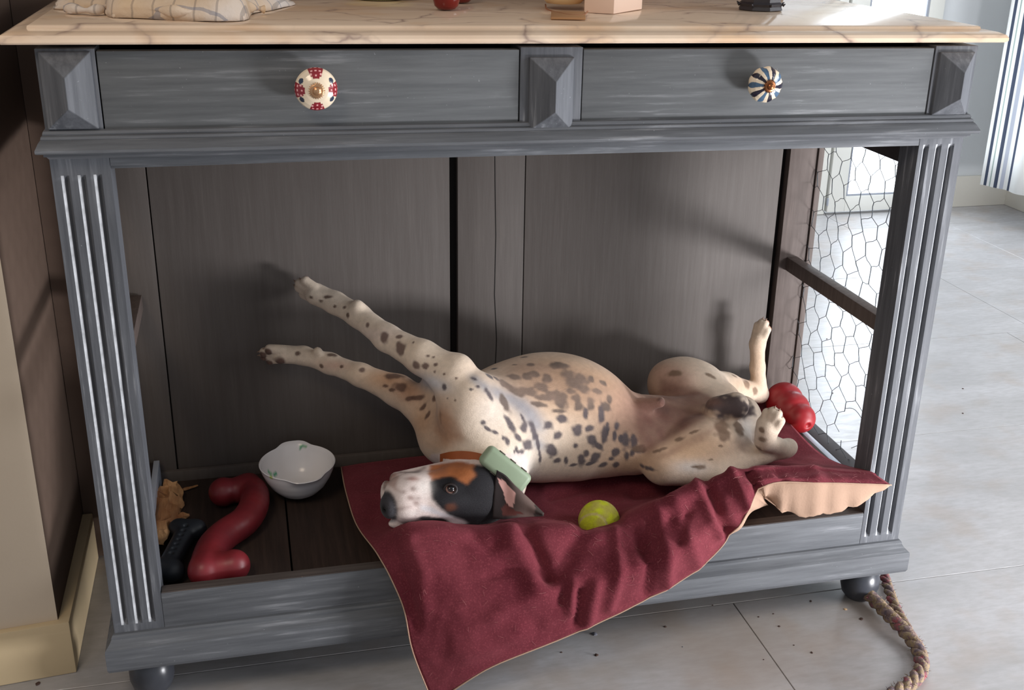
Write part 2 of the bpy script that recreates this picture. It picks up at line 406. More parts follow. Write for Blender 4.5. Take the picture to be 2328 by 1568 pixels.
# back: frame of stiles with recessed panels
YB = .42
box('back_stile', .028, .0775, YB, .435, .128, ZT, PD, SB); box('back_stile', .6005, .7225, YB, .435, .128, ZT, PD, SB)
box('back_stile', 1.2325, 1.288, YB-.004, .435, .128, ZT, BW, SB)
box('back_panel', .0795, .5875, YB+.008, .438, .128, ZT, PD, SB); box('back_panel', .7245, 1.2205, YB+.002, .438, .128, ZT, PD, SB)
box('back_groove', .587, .601, YB+.0145, .44, .128, ZT, PDs, SB, bevel=0)  # black strips paint in the shade of the gaps beside the panels
box('back_groove', 1.220, 1.233, YB+.0145, .44, .128, ZT, PDs, SB, bevel=0)
box('back_bottom_rail', .03, 1.287, YB-.010, YB+.0, .127, .150, PD, SB)
# crack in the middle stile, built as a thin recessed sliver
bm = bmesh.new(); pts = [(.6655, .80), (.668, .66), (.6705, .56), (.669, .45), (.674, .36), (.672, .30)]
vs = []
for i, (x, z) in enumerate(pts): w_ = .0007; vs.append((bm.verts.new((x-w_, YB-.0004, z)), bm.verts.new((x+w_, YB-.0004, z))))
for a, b in zip(vs, vs[1:]): bm.faces.new((a[0], a[1], b[1], b[0]))
bmo('crack', bm, PDs, SB)
# shelf boards
xs = [.03, .266, .50, .735, .97, 1.288]
for i, (a, b) in enumerate(zip(xs, xs[1:])):
    bm = bmesh.new(); add_box(bm, a+.0014, b-.0014, .0205, YB-.0005, .108, .130-(.0015 if i % 2 else 0)); bmo('shelf_board', bm, SHW, SB, bevel=.0015)
box('shelf_underside', .03, 1.288, .022, YB-.002, .100, .1075, PDs, SB, bevel=0)
# side openings: sill, head rail, brace and chicken wire
DS = plain('dark_side_wood', srgb(52, 46, 48), .6, nz=.2, nsc=30)
SILL = plain('pale_metal_channel', srgb(168, 176, 190), .35, .5, nz=.1)
for s in (0, 1):
    xa, xb = (1.268, X1) if s else (0, .032)
    box('side_sill', xa-(.0 if s else 0), xb, .05, .412, .100, .172, DS, SB)
    box('side_head_rail', xa-.018*s, xb+.018*(1-s), .05, .412, .7485, .80, DS, SB)
    box('sill_channel', (1.250 if s else .04), (1.262 if s else .05), .052, .41, .130, .176, SILL, SB, bevel=.0008)
    box('sill_channel', (1.2635 if s else .033), (1.2675 if s else .0385), .052, .41, .130, .172, DS, SB, bevel=.0004)
    box('brace', (1.248 if s else .027), (1.270 if s else .051), .05, YB-.004, .463, .490, BW, SB, bevel=.0015)
def chicken_wire(x, y0, y1, z0, z1, hole):
    rnd = random.Random(3); py_, pz = .052, .0375; segs = {}; nodes = {}
    def node(i, j, k):
        if (i, j, k) not in nodes:
            # k=0 bottom of the cell's left upright, k=1 top of it
            y = y0-.03+py_*(i+.5*(j % 2)); z = z0-.02+pz*j+(.0 if k == 0 else .0225)
            nodes[(i, j, k)] = Vector((x+rnd.gauss(0, .0012)+.004*math.sin(9*y+7*z), y+rnd.gauss(0, .0030), z+rnd.gauss(0, .0028)))
        return nodes[(i, j, k)]
    parts = []; ny, nz = int((y1-y0)/py_)+3, int((z1-z0)/pz)+2
    def ok(p): return y0-.0 < p.y < y1 and z0-.0 < p.z < z1 and not (hole and (p.y-.13)**2/.075**2+(p.z-.225)**2/.05**2 < 1)
    def wire(a, b, r):
        n = 3; ins = [a.lerp(b, t/n) for t in range(n+1)]
        run = [p for p in ins if ok(p)]
        if len(run) >= 2:
            mid = run[len(run)//2]; mid += Vector((0, rnd.gauss(0, .001), rnd.gauss(0, .001)))
            parts.append(tube(run, r, 5))
    for j in range(nz):
        for i in range(ny):
            wire(node(i, j, 0), node(i, j, 1), .00085)
            i2 = i if j % 2 == 0 else i+1
            if j+1 < nz:
                wire(node(i, j, 1), node(i2, j+1, 0), .00055); wire(node(i, j, 1), node(i2-1, j+1, 0), .00055) if i2-1 >= 0 else None
    if hole:
        for pl in ([(.20, .262), (.165, .275), (.12, .262), (.085, .245), (.10, .222), (.085, .205), (.07, .222)], [(.16, .20), (.13, .222), (.105, .232), (.09, .215)], [(.10, .18), (.095, .20), (.115, .212), (.10, .228)]):
            parts.append(tube(catmull([Vector((x, a, b)) for a, b in pl], 4), .0006, 5))
    V, F = merge(parts); o = mesh('wire_netting', V, F, WIRE, SB); tag(o, kind='stuff'); return o
WIRE = plain('dull_wire', srgb(86, 92, 96), .45, .5, metal=.6)
chicken_wire(1.285, .045, .43, .165, .755, True); chicken_wire(.010, .045, .43, .165, .755, False)
# turned feet
FT = plain('dark_glossy_foot', srgb(60, 62, 68), .3, .5, nz=.2, nsc=30)
for x, y in ((.040, .045), (1.268, .045), (.040, .42), (1.268, .42)):
    V, F = lathe([(.014, 0), (.022, .0005), (.030, .010), (.034, .025), (.034, .040), (.029, .056), (.022, .062), (.024, .068), (.026, .079)], 28, 'z', (x, y, F0+.0005))
    mesh('foot', V, F, FT, SB, sharp=40)

# ------------------------------------------------------------------ marble top
def marble():
    m = M('cream_marble', .13, .5)
    a = m.noise(3.0, 6, .6, m.map((1, 2.2, 1)), .8)
    c = m.mix(m.ramp(a, [(.3, 0), (.7, 1)]), srgb(214, 188, 162), srgb(232, 210, 186))
    b = m.noise(6, 4, .5, None, .3); c = m.mix(m.ramp(b, [(.52, 0), (.66, .6)]), c, srgb(214, 176, 138))
    vv = m.n('VectorMath', operation='ADD'); nz = m.n('TexNoise'); nz.inputs['Scale'].default_value = 4; nz.inputs['Detail'].default_value = 5
    m.l(m.co, nz.inputs['Vector']); sc = m.n('VectorMath', operation='SCALE'); sc.inputs['Scale'].default_value = .22
    m.l(nz.outputs['Color'], sc.inputs[0]); m.l(m.co, vv.inputs[0]); m.l(sc.outputs[0], vv.inputs[1])
    vo = m.n('TexVoronoi', feature='DISTANCE_TO_EDGE'); vo.inputs['Scale'].default_value = 5.5; m.l(m.map((1, 1.7, 1), (0, 0, .5), vv.outputs[0]), vo.inputs['Vector'])
    k = m.noise(11, 3); vein = m.ramp(vo.outputs[0], [(0, 1), (.018, .35), (.05, 0)]); vein = m.mix(1, vein, m.ramp(k, [(.42, 0), (.58, .85)]), 'MULTIPLY')
    c = m.mix(vein, c, srgb(150, 128, 118)); m.col(c); m.rough(m.ramp(a, [(.3, .10), (.8, .2)]))
    yb = .452
    prof = [(.012, .9515), (.0195, .952), (.0225, .9545), (.0225, .9585), (.020, .9625), (.012, .966), (.002, .9680), (-.004, .9688), (-.0045, .9715), (-.007, .9728)]
    prof = [(.022-.0225+o_, z-.0005) for o_, z in prof]
    V, F = [], []; n = len(prof)
    for o_, z in prof: V += [(-.006-o_*1.15, yb, z), (-.006-o_*1.15, -o_, z), (1.302+o_*1.15, -o_, z), (1.302+o_*1.15, yb, z)]
    for j in range(n-1):
        for i in range(4): F.append((4*j+i, 4*j+(i+1) % 4, 4*j+4+(i+1) % 4, 4*j+4+i))
    F.append((3, 2, 1, 0)); F.append((4*(n-1), 4*(n-1)+1, 4*(n-1)+2, 4*n-1))
    o = mesh('marble_top', V, F, m.m, sharp=30)
    # widen the overhang: the nose sticks out 2 cm at the front and 3 cm at the ends
    for v in o.data.vertices: v.co.x = .65+(v.co.x-.65)*1.008
    tilt(o)
    for v in o.data.vertices: v.co.z -= .0
    return tag(o, 'cream veined marble slab with moulded edge lying on the sideboard', 'marble top')
MT = marble()
def ztop(x): return .9723+.0065*(1-x/.65)

# ------------------------------------------------------------------ smooth solids from distance fields
def field(prims, lo, hi, h):
    lo = np.array(lo); n = np.ceil((np.array(hi)-lo)/h).astype(int)+1
    D = np.full(n, .05, np.float32)
    for pr in prims:
        kind, k = pr[0], pr[-1]
        if kind == 'c':
            a, b, ra, rb = np.array(pr[1]), np.array(pr[2]), pr[3], pr[4]; R = max(ra, rb)+k+2*h
            l_, u_ = np.minimum(a, b)-R, np.maximum(a, b)+R
        else:
            c, r, rot = np.array(pr[1]), np.array(pr[2]), np.array(pr[3]) if pr[3] is not None else np.eye(3)
            R = max(r)+k+2*h; l_, u_ = c-R, c+R
        i0 = np.maximum(0, np.floor((l_-lo)/h).astype(int)); i1 = np.minimum(n, np.ceil((u_-lo)/h).astype(int)+1)
        if (i1 <= i0).any(): continue
        g = [(lo[d]+h*np.arange(i0[d], i1[d])).astype(np.float32) for d in range(3)]
        X, Y, Z = np.meshgrid(*g, indexing='ij')
        if kind == 'c':
            ab = b-a; L = float(ab@ab)+1e-12
            t = np.clip(((X-a[0])*ab[0]+(Y-a[1])*ab[1]+(Z-a[2])*ab[2])/L, 0, 1)
            d = np.sqrt((X-a[0]-t*ab[0])**2+(Y-a[1]-t*ab[1])**2+(Z-a[2]-t*ab[2])**2)-(ra+(rb-ra)*t)
        else:
            x, y, z = X-c[0], Y-c[1], Z-c[2]
            q = [x*rot[0][i]+y*rot[1][i]+z*rot[2][i] for i in range(3)]
            k0 = np.sqrt(sum((q[i]/r[i])**2 for i in range(3))); k1 = np.sqrt(sum((q[i]/r[i]**2)**2 for i in range(3)))+1e-6
            d = k0*(k0-1)/k1
        S = D[i0[0]:i1[0], i0[1]:i1[1], i0[2]:i1[2]]
        if kind == 'x': d = -d; hh = np.clip(k-np.abs(S-d), 0, None)/k; S[...] = np.maximum(S, d)+hh*hh*k*.25
        else: hh = np.clip(k-np.abs(S-d), 0, None)/k; S[...] = np.minimum(S, d)-hh*hh*k*.25
    return D, lo
def surface_nets(D, lo, h):
    ins = D < 0; nx, ny, nz = D.shape
    c = np.zeros((nx-1, ny-1, nz-1), np.int8)
    for i in (0, 1):
        for j in (0, 1):
            for k in (0, 1): c += ins[i:nx-1+i, j:ny-1+j, k:nz-1+k]
    act = np.argwhere((c > 0) & (c < 8)); idx = np.full(c.shape, -1, np.int64); idx[tuple(act.T)] = np.arange(len(act))
    acc = np.zeros((len(act), 3)); cnt = np.zeros(len(act))
    for ax in range(3):
        e = np.zeros(3, int); e[ax] = 1; o1, o2 = [d for d in range(3) if d != ax]
        for p in (0, 1):
            for q in (0, 1):
                off = np.zeros(3, int); off[o1] = p; off[o2] = q
                A = act+off; B = A+e; da = D[tuple(A.T)]; db = D[tuple(B.T)]; m = (da < 0) != (db < 0)
                t = np.where(m, da/(da-db+1e-12), 0)[:, None]
                acc += np.where(m[:, None], off+t*e, 0); cnt += m
    V = lo+h*(act+acc/cnt[:, None]); F = []
    for ax in range(3):
        o1, o2 = [(1, 2), (2, 0), (0, 1)][ax]
        sl = [slice(1, -1)]*3; sl[ax] = slice(0, -1); sl2 = list(sl); sl2[ax] = slice(1, None)
        a, b = ins[tuple(sl)], ins[tuple(sl2)]; w_ = np.argwhere(a != b); base = w_+np.array([0 if d == ax else 1 for d in range(3)])
        fl = a[tuple(w_.T)]
        e1 = np.zeros(3, int); e1[o1] = 1; e2 = np.zeros(3, int); e2[o2] = 1
        q = np.stack([idx[tuple((base-e1-e2).T)], idx[tuple((base-e2).T)], idx[tuple(base.T)], idx[tuple((base-e1).T)]], 1)
        q[~fl] = q[~fl][:, ::-1]; F.append(q)
    return V, np.concatenate(F)
def fmesh(name, V, F, m, par=None):
    me = bpy.data.meshes.new(name); me.vertices.add(len(V)); me.vertices.foreach_set('co', np.asarray(V, np.float32).ravel())
    me.loops.add(len(F)*4); me.loops.foreach_set('vertex_index', np.asarray(F, np.int32).ravel())
    me.polygons.add(len(F)); me.polygons.foreach_set('loop_start', np.arange(len(F), dtype=np.int32)*4)
    me.update(calc_edges=True); me.validate(); me.polygons.foreach_set('use_smooth', [True]*len(me.polygons))
    me.materials.append(m); o = bpy.data.objects.new(name, me); COL.objects.link(o); setpar(o, par); return o
def blob(name, prims, m, h=.003, par=None):
    pts = []
    for p in prims:
        if p[0] == 'c': pts += [np.array(p[1])-max(p[3:5]), np.array(p[1])+max(p[3:5]), np.array(p[2])-max(p[3:5]), np.array(p[2])+max(p[3:5])]
        elif p[0] == 'e': pts += [np.array(p[1])-max(p[2]), np.array(p[1])+max(p[2])]
    pts = np.array(pts); D, lo = field(prims, pts.min(0)-.012, pts.max(0)+.012, h); V, F = surface_nets(D, lo, h)
    return fmesh(name, V, F, m, par)
def c(a, b, ra, rb, k=.012): return ('c', tuple(a), tuple(b), ra, rb, k)
def e(a, r, rot=None, k=.012): return ('e', tuple(a), r if hasattr(r, '__len__') else (r, r, r), rot, k)

# ------------------------------------------------------------------ the cushion
def V3(x, y, z): return Vector((x, y, z))
net = [
 [P(775,1060,.352), V3(.46,.362,.160), V3(.60,.365,.160), V3(.74,.368,.160), V3(.86,.370,.162), V3(.98,.372,.165), V3(1.09,.375,.172), V3(1.17,.38,.185), P(1745,903,.385)],
 [P(787,1120,.235), V3(.48,.24,.174), V3(.59,.24,.172), V3(.72,.24,.168), V3(.85,.24,.168), V3(.97,.24,.170), V3(1.07,.25,.176), V3(1.15,.26,.190), P(1800,966,.27)],
 [P(812,1195,.12), V3(.46,.105,.180), V3(.57,.10,.176), V3(.68,.09,.172), V3(.775,.085,.160), V3(.89,.105,.170), V3(.99,.115,.182), V3(1.10,.125,.200), P(1880,1040,.14)],
 [P(862,1266,.005), P(945,1196,.0), P(1105,1206,-.005), P(1270,1192,-.012), P(1415,1197,-.018), P(1590,1100,-.004), P(1700,1062,.0), P(1835,1060,.005), P(1978,1071,.0)],
 None, None,
 [P(985,1600,-.085), P(1110,1520,-.10), P(1280,1450,-.095), P(1430,1383,-.085), P(1580,1298,-.07), P(1678,1200,-.055), P(1738,1105,-.046), P(1870,1098,-.052), P(2027,1102,-.054)]]
def pxof(v): return proj([v])[0]
for r, (t, ys) in ((4, (1/3, [-.05]*5+[-.034, -.024, -.020, -.026])), (5, (2/3, [-.09]*5+[-.052, -.042, -.044, -.045]))):
    row = []
    for a, b, y in zip(net[3], net[6], ys):
        pa, pb = pxof(a), pxof(b); q = pa*(1-t)+pb*t; row.append(P(q[0], q[1], y))
    net[r] = row
net[4][0] = P(915, 1375, -.05); net[5][0] = P(938, 1480, -.078)
NU, NV = 150, 130
def cr_eval(seq, t):
    n = len(seq)-1; i = min(int(t*n), n-1); f = t*n-i
    g = lambda k: seq[k] if 0 <= k <= n else (seq[0]*2-seq[1] if k < 0 else seq[n]*2-seq[n-1])
    a, b, c_, d = g(i-1), g(i), g(i+1), g(i+2)
    return .5*((2*b)+(c_-a)*f+(2*a-5*b+4*c_-d)*f*f+(3*b-a-3*c_+d)*f**3)
netv = [[np.array(p) for p in r] for r in net]
TOP = np.zeros((NV+1, NU+1, 3))
for i in range(NU+1):
    colp = [cr_eval(r, i/NU) for r in netv]
    for j in range(NV+1): TOP[j, i] = cr_eval(colp, j/NV)
def normals(G):
    du = np.gradient(G, axis=1); dv = np.gradient(G, axis=0); n = np.cross(dv, du); n /= np.linalg.norm(n, axis=2, keepdims=True)+1e-9
    return -n if n[30, 60, 2] < 0 else n
nrm = normals(TOP)
# creases and folds, laid along polylines on the cloth
px = proj(TOP.reshape(-1, 3)).reshape(NV+1, NU+1, 2)
folds = [([(1198,1205),(1225,1262),(1246,1312)], 15, -.012), ([(1246,1312),(1200,1290),(1110,1310)], 12, -.004), ([(1160,1215),(1195,1280),(1215,1330)], 26, .008),
 ([(1330,1200),(1290,1270),(1262,1312)], 20, -.008), ([(1290,1330),(1275,1370)], 11, -.006), ([(1320,1345),(1312,1420)], 10, -.007), ([(1355,1330),(1335,1430)], 12, .006), ([(1300,1320),(1298,1390)], 10, .005),
 ([(1400,1210),(1410,1300),(1385,1380)], 12, .007), ([(1445,1205),(1480,1290),(1470,1350)], 11, -.009), ([(1500,1170),(1520,1260),(1515,1330)], 13, .008), ([(1540,1150),(1570,1240),(1590,1290)], 14, .006),
 ([(1610,1110),(1640,1180),(1668,1225)], 15, -.014), ([(1592,1100),(1615,1160),(1640,1215)], 11, .009), ([(1665,1075),(1690,1120),(1700,1150)], 13, .008), ([(1705,1075),(1722,1110),(1742,1135)], 9, -.012),
 ([(1480,1180),(1460,1240)], 9, -.006), ([(1560,1170),(1548,1230)], 8, -.005), ([(1240,1110),(1330,1085),(1420,1075)], 11, .005), ([(1250,1130),(1330,1108),(1400,1100)], 10, -.006), ([(1440,1120),(1520,1110),(1590,1090)], 14, -.008), ([(1430,1180),(1520,1150),(1580,1105)], 16, .010),
 ([(930,1230),(960,1300),(965,1380)], 20, .006), ([(895,1260),(925,1330),(945,1420)], 12, -.005), ([(880,1230),(960,1225),(1050,1240)], 18, -.004), ([(1080,1220),(1110,1250),(1130,1235)], 14, -.005), ([(1040,1480),(1120,1470),(1180,1440)], 22, .004), ([(1120,1400),(1180,1370),(1240,1350)], 16, .004),
 ([(1770,1075),(1790,1100)], 8, -.004), ([(1850,1060),(1860,1095)], 16, .003), ([(900,1085),(850,1130),(850,1180)], 22, -.004), ([(860,1290),(905,1310)], 14, -.004)]
disp = np.zeros((NV+1, NU+1))
front = np.linspace(0, 1, NV+1)[:, None] > .36
for pl, wd, amp in folds:
    best = np.full(px.shape[:2], 1e9)
    for (ax, ay), (bx, by) in zip(pl, pl[1:]):
        d = np.array([bx-ax, by-ay], float); L = d@d; q = px-np.array([ax, ay])
        t = np.clip((q@d)/L, 0, 1); best = np.minimum(best, np.hypot(q[..., 0]-t*d[0], q[..., 1]-t*d[1]))
    msk = front if pl[0][1] > 1200 else (np.linspace(0, 1, NV+1)[:, None] > .2)
    disp += 1.25*amp*np.exp(-(best/wd)**2)*msk
for j in range(NV+1):
    for i in range(NU+1):
        p = Vector(TOP[j, i]); disp[j, i] += .0030*noise.noise(p*22)+.0012*noise.noise(p*60)
edge = np.minimum(np.minimum(np.linspace(0, 1, NU+1)[None, :], 1-np.linspace(0, 1, NU+1)[None, :])*NU/5, np.minimum(np.linspace(0, 1, NV+1)[:, None], 1-np.linspace(0, 1, NV+1)[:, None])*NV/5)
TOP = TOP+nrm*(disp*np.clip(.35+edge, 0, 1))[..., None]
# a ledge of seam waviness along the front edge
uu = np.linspace(0, 1, NU+1)[None, :]; vv = np.linspace(0, 1, NV+1)[:, None]
sd = np.minimum(np.minimum(uu, 1-uu)*1.35, np.minimum(vv, 1-vv)); prof = np.sqrt(np.clip(1-(1-np.clip(sd/.12, 0, 1))**2, 0, 1))
H = .041-.012*np.exp(-((uu-.74)/.05)**2)+.014*np.clip((uu-.74)/.07, 0, 1)*np.clip((vv-.4)/.35, 0, 1); H = H*(.12+.88*np.sin(np.pi/2*np.clip((1-uu)/.16, 0, 1))*np.clip(vv*4, 0, 1)+.88*(1-np.clip(vv*4, 0, 1))); H = H*(1-.35*np.exp(-((uu-.0)/.1)**2))
out = TOP-TOP[np.clip(np.arange(NV+1)-6, 0, None)]; out[:NV-20] = 0; out /= np.linalg.norm(out, axis=2, keepdims=True)+1e-6
Ew = .0012+.046*np.exp(-((uu-.71)/.045)**2)+.024*np.exp(-((uu-.61)/.06)**2)+.004*np.clip((uu-.78)/.05, 0, 1)*np.clip((1-uu)/.06, 0, 1)
sv = (1-vv)/.10; lip = np.where(sv < 1, np.sin(np.pi*np.clip(sv, 0, 1)**.55), 0)
def blur(G, n):
    for _ in range(n):
        G = np.pad(G, ((1, 1), (1, 1), (0, 0)), 'edge'); G = (G[:-2, 1:-1]+G[2:, 1:-1]+G[1:-1, :-2]+G[1:-1, 2:])/4
    return G/(np.linalg.norm(G, axis=2, keepdims=True)+1e-9)
NS = blur(normals(TOP), 60); out = blur(out, 10); out[:NV-24] = 0
tg = np.gradient(TOP[NV], axis=0); o2 = np.cross(NS[NV], tg); o2 /= np.linalg.norm(o2, axis=1, keepdims=True)+1e-9
o2 *= np.sign((o2*(TOP[NV]-TOP[NV-8])).sum(1, keepdims=True)); o2 = blur(o2[None].repeat(3, 0), 12)[1]; out = np.broadcast_to(o2[None], TOP.shape)*(vv > .8)[..., None]
wv = (np.clip((uu-.74)/.06, 0, 1)*np.clip((vv-.5)/.3, 0, 1))[..., None]; NS = NS*(1-wv)+np.array([0, .15, 1])*wv; NS /= np.linalg.norm(NS, axis=2, keepdims=True)
q_ = .12-.07*wv[..., 0]; prof = np.sqrt(np.clip(1-(1-np.clip(sd/q_, 0, 1))**2, 0, 1))
BOT = TOP-NS*(H*prof)[..., None]+out*(Ew*lip)[..., None]
BOT[1:-1, 1:-1, 2] = np.where((BOT[1:-1, 1:-1, 1] > .02) & (BOT[1:-1, 1:-1, 2] < .1315), .1315, BOT[1:-1, 1:-1, 2])
for j in range(int(NV*.6), NV):
    for i in range(int(NU*.70), NU):
        n_ = noise.noise(Vector((uu[0, i]*46, vv[j, 0]*9, 2)))+.5*noise.noise(Vector((uu[0, i]*90+vv[j, 0]*20, vv[j, 0]*14, 5)))
        BOT[j, i, 1] += .0075*n_*prof[j, i]; BOT[j, i, 2] += .004*n_*prof[j, i]
RB = (BOT[1:-1, 1:-1, 1] <= .03) & (BOT[1:-1, 1:-1, 1] > -.006) & (BOT[1:-1, 1:-1, 2] < .1635); BOT[1:-1, 1:-1, 2] = np.where(RB, .1635, BOT[1:-1, 1:-1, 2])
V = list(TOP.reshape(-1, 3)); F = []; mi = []; W1 = NU+1; bi = {}
for j in range(NV+1):
    for i in range(NU+1):
        if 0 < i < NU and 0 < j < NV: bi[(j, i)] = len(V); V.append(BOT[j, i])
        else: bi[(j, i)] = j*W1+i
for j in range(NV):
    for i in range(NU):
        F.append((j*W1+i, (j+1)*W1+i, (j+1)*W1+i+1, j*W1+i+1)); mi.append(0)
        F.append((bi[(j, i)], bi[(j, i+1)], bi[(j+1, i+1)], bi[(j+1, i)])); mi.append(1)
m = M('red_cushion_cloth', .95, .12)
a_ = m.noise(9, 5, .6); cc = m.mix(m.ramp(a_, [(.35, 0), (.7, 1)]), srgb(93, 36, 45), srgb(113, 51, 59))
f_ = m.noise(330, 3, .6); cc = m.mix(m.ramp(f_, [(.5, 0), (.8, .35)]), cc, srgb(165, 84, 92)); m.col(cc); m.bump(f_, .35, .0008)
m.b.inputs['Sheen Weight'].default_value = .25; m.b.inputs['Sheen Roughness'].default_value = .5; m.b.inputs['Sheen Tint'].default_value = srgb(200, 120, 125)
RED = m.m
BG = plain('beige_cushion_cloth', srgb(172, 142, 122), .9, .15, nz=.06, nsc=20, bump=.2, bsc=300)
cu = mesh('cushion', V, F, [RED, BG]); cu.data.polygons.foreach_set('material_index', mi)
tag(cu, 'large dark red dog cushion with beige underside, its front corner hanging over the sideboard', 'cushion')
bvc = BVHTree.FromPolygons([Vector(v) for v in V], F)
# seam cord along the front and left edges
for pts in ([TOP[NV, i] for i in range(0, NU+1, 2)], [TOP[j, 0] for j in range(0, NV+1, 2)]):
    v_, f_ = tube(pts, .0011, 6); mesh('seam', v_, f_, BG, cu)
# loose dog hairs caught in the cloth
rnd = random.Random(5); parts = []
for k in range(380):
    j = rnd.randint(int(NV*.05), NV-3); i = rnd.randint(3, NU-3)
    p = TOP[j, i]; q = Vector(p+nrm[j, i]*.0008); a = rnd.uniform(0, 6.28)
    if TOP[j, i, 1] > .15 and rnd.random() < .6: continue
    tu = Vector(TOP[j, i+2]-p).normalized(); tv = Vector(TOP[j+2, i]-p).normalized(); d = tu*math.cos(a)+tv*math.sin(a); s = tv*math.cos(a)-tu*math.sin(a)
    L = rnd.uniform(.005, .013); b = rnd.uniform(-.4, .4)*L; nn = Vector(nrm[j, i])
    parts.append(tube([q-d*L/2, q+s*b*.6+nn*.0008, q+d*L/2+s*b], rnd.uniform(.00012, .00022), 3, False))
v_, f_ = merge(parts); o = mesh('dog_hair', v_, f_, plain('pale_hair', srgb(160, 100, 98), .6), cu); tag(o, kind='stuff')

# ------------------------------------------------------------------ things in the den
# tennis ball
TC = P(1362, 1184, .045); TR = .0345
m = M('ball_felt', .95, .1); at_ = m.n('Attribute', attribute_name='paint'); k = m.noise(140, 4, .7)
m.col(m.mix(m.ramp(k, [(.4, 0), (.75, .5)]), at_.outputs[0], srgb(150, 130, 70))); m.bump(k, .6, .002); BALL = m.m
bm = bmesh.new(); bmesh.ops.create_icosphere(bm, subdivisions=5, radius=TR); bmesh.ops.translate(bm, verts=bm.verts[:], vec=TC)
ball = bmo('tennis_ball', bm, BALL, sharp=90); ca = ball.data.color_attributes.new('paint', 'FLOAT_COLOR', 'POINT')
seam = []
for k in range(400):
    t = 2*math.pi*k/400; a_, b_ = .75, .25
    v = Vector((a_*math.cos(t)+b_*math.cos(3*t), a_*math.sin(t)-b_*math.sin(3*t), 2*math.sqrt(a_*b_)*math.sin(2*t))).normalized(); seam.append(v)
rot = Euler((.5, .25, .1)).to_matrix(); seam = np.array([rot @ v for v in seam])
for v in ball.data.vertices:
    d = (v.co-TC).normalized(); g = (seam@np.array(d)).max(); sm = max(0, min(1, (g-.9975)/.0015))
    gr = max(0, min(1, .5+1.8*noise.noise(d*2.2+Vector((3, 1, 0)))))
    base = [srgb(196, 204, 50)[q]*(1-gr*.6)+srgb(176, 158, 96)[q]*gr*.6 for q in range(3)]
    ca.data[v.index].color = [base[q]*(1-sm)+srgb(196, 184, 120)[q]*sm for q in range(3)]+[1]
    v.co -= d*.0009*sm
tag(ball, 'yellow green tennis ball sunk in the fold of the red cushion', 'ball')
# red rubber toy of three stacked bulges
def rubber(name, c1, c2, rough=.35):
    m = M(name, rough, .5); k = m.noise(14, 4); m.col(m.mix(m.ramp(k, [(.35, 0), (.7, 1)]), c1, c2)); m.b.inputs['Subsurface Weight'].default_value = .06
    m.b.inputs['Subsurface Radius'].default_value = (.02, .004, .003); return m.m
RR = rubber('red_rubber', srgb(138, 20, 28), srgb(160, 30, 36), .45)
a, b, c3 = P(1783, 911, .345), P(1800, 930, .315), P(1820, 950, .285)
ax = (c3-a).normalized()
o = blob('rubber_chew_toy', [e(a, .037, None, .004), e(b, .035, None, .004), e(c3, .0285, None, .004), ('x', tuple(c3+ax*.030), (.0065,)*3, None, .003)], RR, .0016)
tag(o, 'red rubber chew toy of three bulges standing in the back right corner', 'dog toy')
# long red bone with knobbed, S-shaped ends
zb = .156
B = lambda x, y, z=zb: at(x, y, z=z)
sh = catmull([B(546, 1112), B(576, 1117), B(577, 1150), B(555, 1185), B(515, 1212), B(486, 1240), B(474, 1268), B(474, 1280)], 3)
pr_ = [c(p, q, .0235, .0235, .006) for p, q in zip(sh, sh[1:])]
pr_ += [e(B(508, 1118), .0255, None, .008), e(B(566, 1102), .0215, None, .010), e(B(464, 1297), .0250, None, .014), e(B(532, 1285), .0250, None, .014), e(B(500, 1290), .0200, None, .010)]
o = blob('toy_bone', pr_, rubber('matt_red_rubber', srgb(104, 28, 36), srgb(128, 36, 42), .42), .0022)
tag(o, 'big red rubber toy bone bent like a Z lying beside the white bowl', 'dog toy')
# black chew bone with a ridged grip
BKR = plain('black_rubber', srgb(34, 37, 42), .5, .4, nz=.2, nsc=40)
a, b = at(425, 1206, z=.153), at(380, 1292, z=.150); d = (b-a).normalized(); s = Vector((d.y, -d.x, 0))
pr_ = [c(a, b, .0165, .0165, .006), e(a-d*.004+s*.014, .018, None, .01), e(a-d*.004-s*.014, .0175, None, .01), e(b+d*.006+s*.014, .018, None, .01), e(b+d*.006-s*.012, .0175, None, .01)]
for k in range(7):
    p = a.lerp(b, .10+.12*k); pr_.append(('x', tuple(p+Vector((.002, 0, .0165))), (.0042,)*3, None, .002))
o = blob('chew_bone', pr_, BKR, .0018)
tag(o, 'small black rubber chew bone with notched grip in front left corner', 'dog toy')
# gnawed piece of wood and its splinters
m = M('gnawed_wood', .8, .25); g_ = m.noise(9, 6, .65, m.map((6, 1, 3))); k_ = m.noise(5, 3)
cc = m.mix(m.ramp(g_, [(.35, 0), (.6, 1)]), srgb(112, 66, 40), srgb(206, 160, 112)); cc = m.mix(m.ramp(k_, [(.5, 0), (.65, .8)]), cc, srgb(140, 92, 58))
m.col(cc); m.bump(g_, .9, .004); CW = m.m
def chip(name, pts, r, flat, seed, label, group=None, n=10):
    rn = random.Random(seed); path = catmull(pts, 6); V_, F_ = tube(path, [r*(.35+.65*math.sin(math.pi*(.12+.76*i/(len(path)-1)))) for i in range(len(path))], n)
    V_ = [path[min(i//n, len(path)-1)]+(v-path[min(i//n, len(path)-1)])*(.72+.9*abs(noise.noise(Vector((i % n*1.7, seed, i//n*.07))))) for i, v in enumerate(V_)]
    V_ = [v+Vector((noise.noise(v*90), noise.noise(v*90+Vector((5, 0, 0))), noise.noise(v*70+Vector((0, 7, 0)))))*r*.34 for v in V_]
    c0 = sum(V_, Vector())/len(V_)
    V_ = [Vector((v.x, v.y, max(.1305, c0.z+(v.z-c0.z)*flat))) for v in V_]
    o = mesh(name, V_, F_, CW, sharp=28); return tag(o, label, 'chewed wood', group)
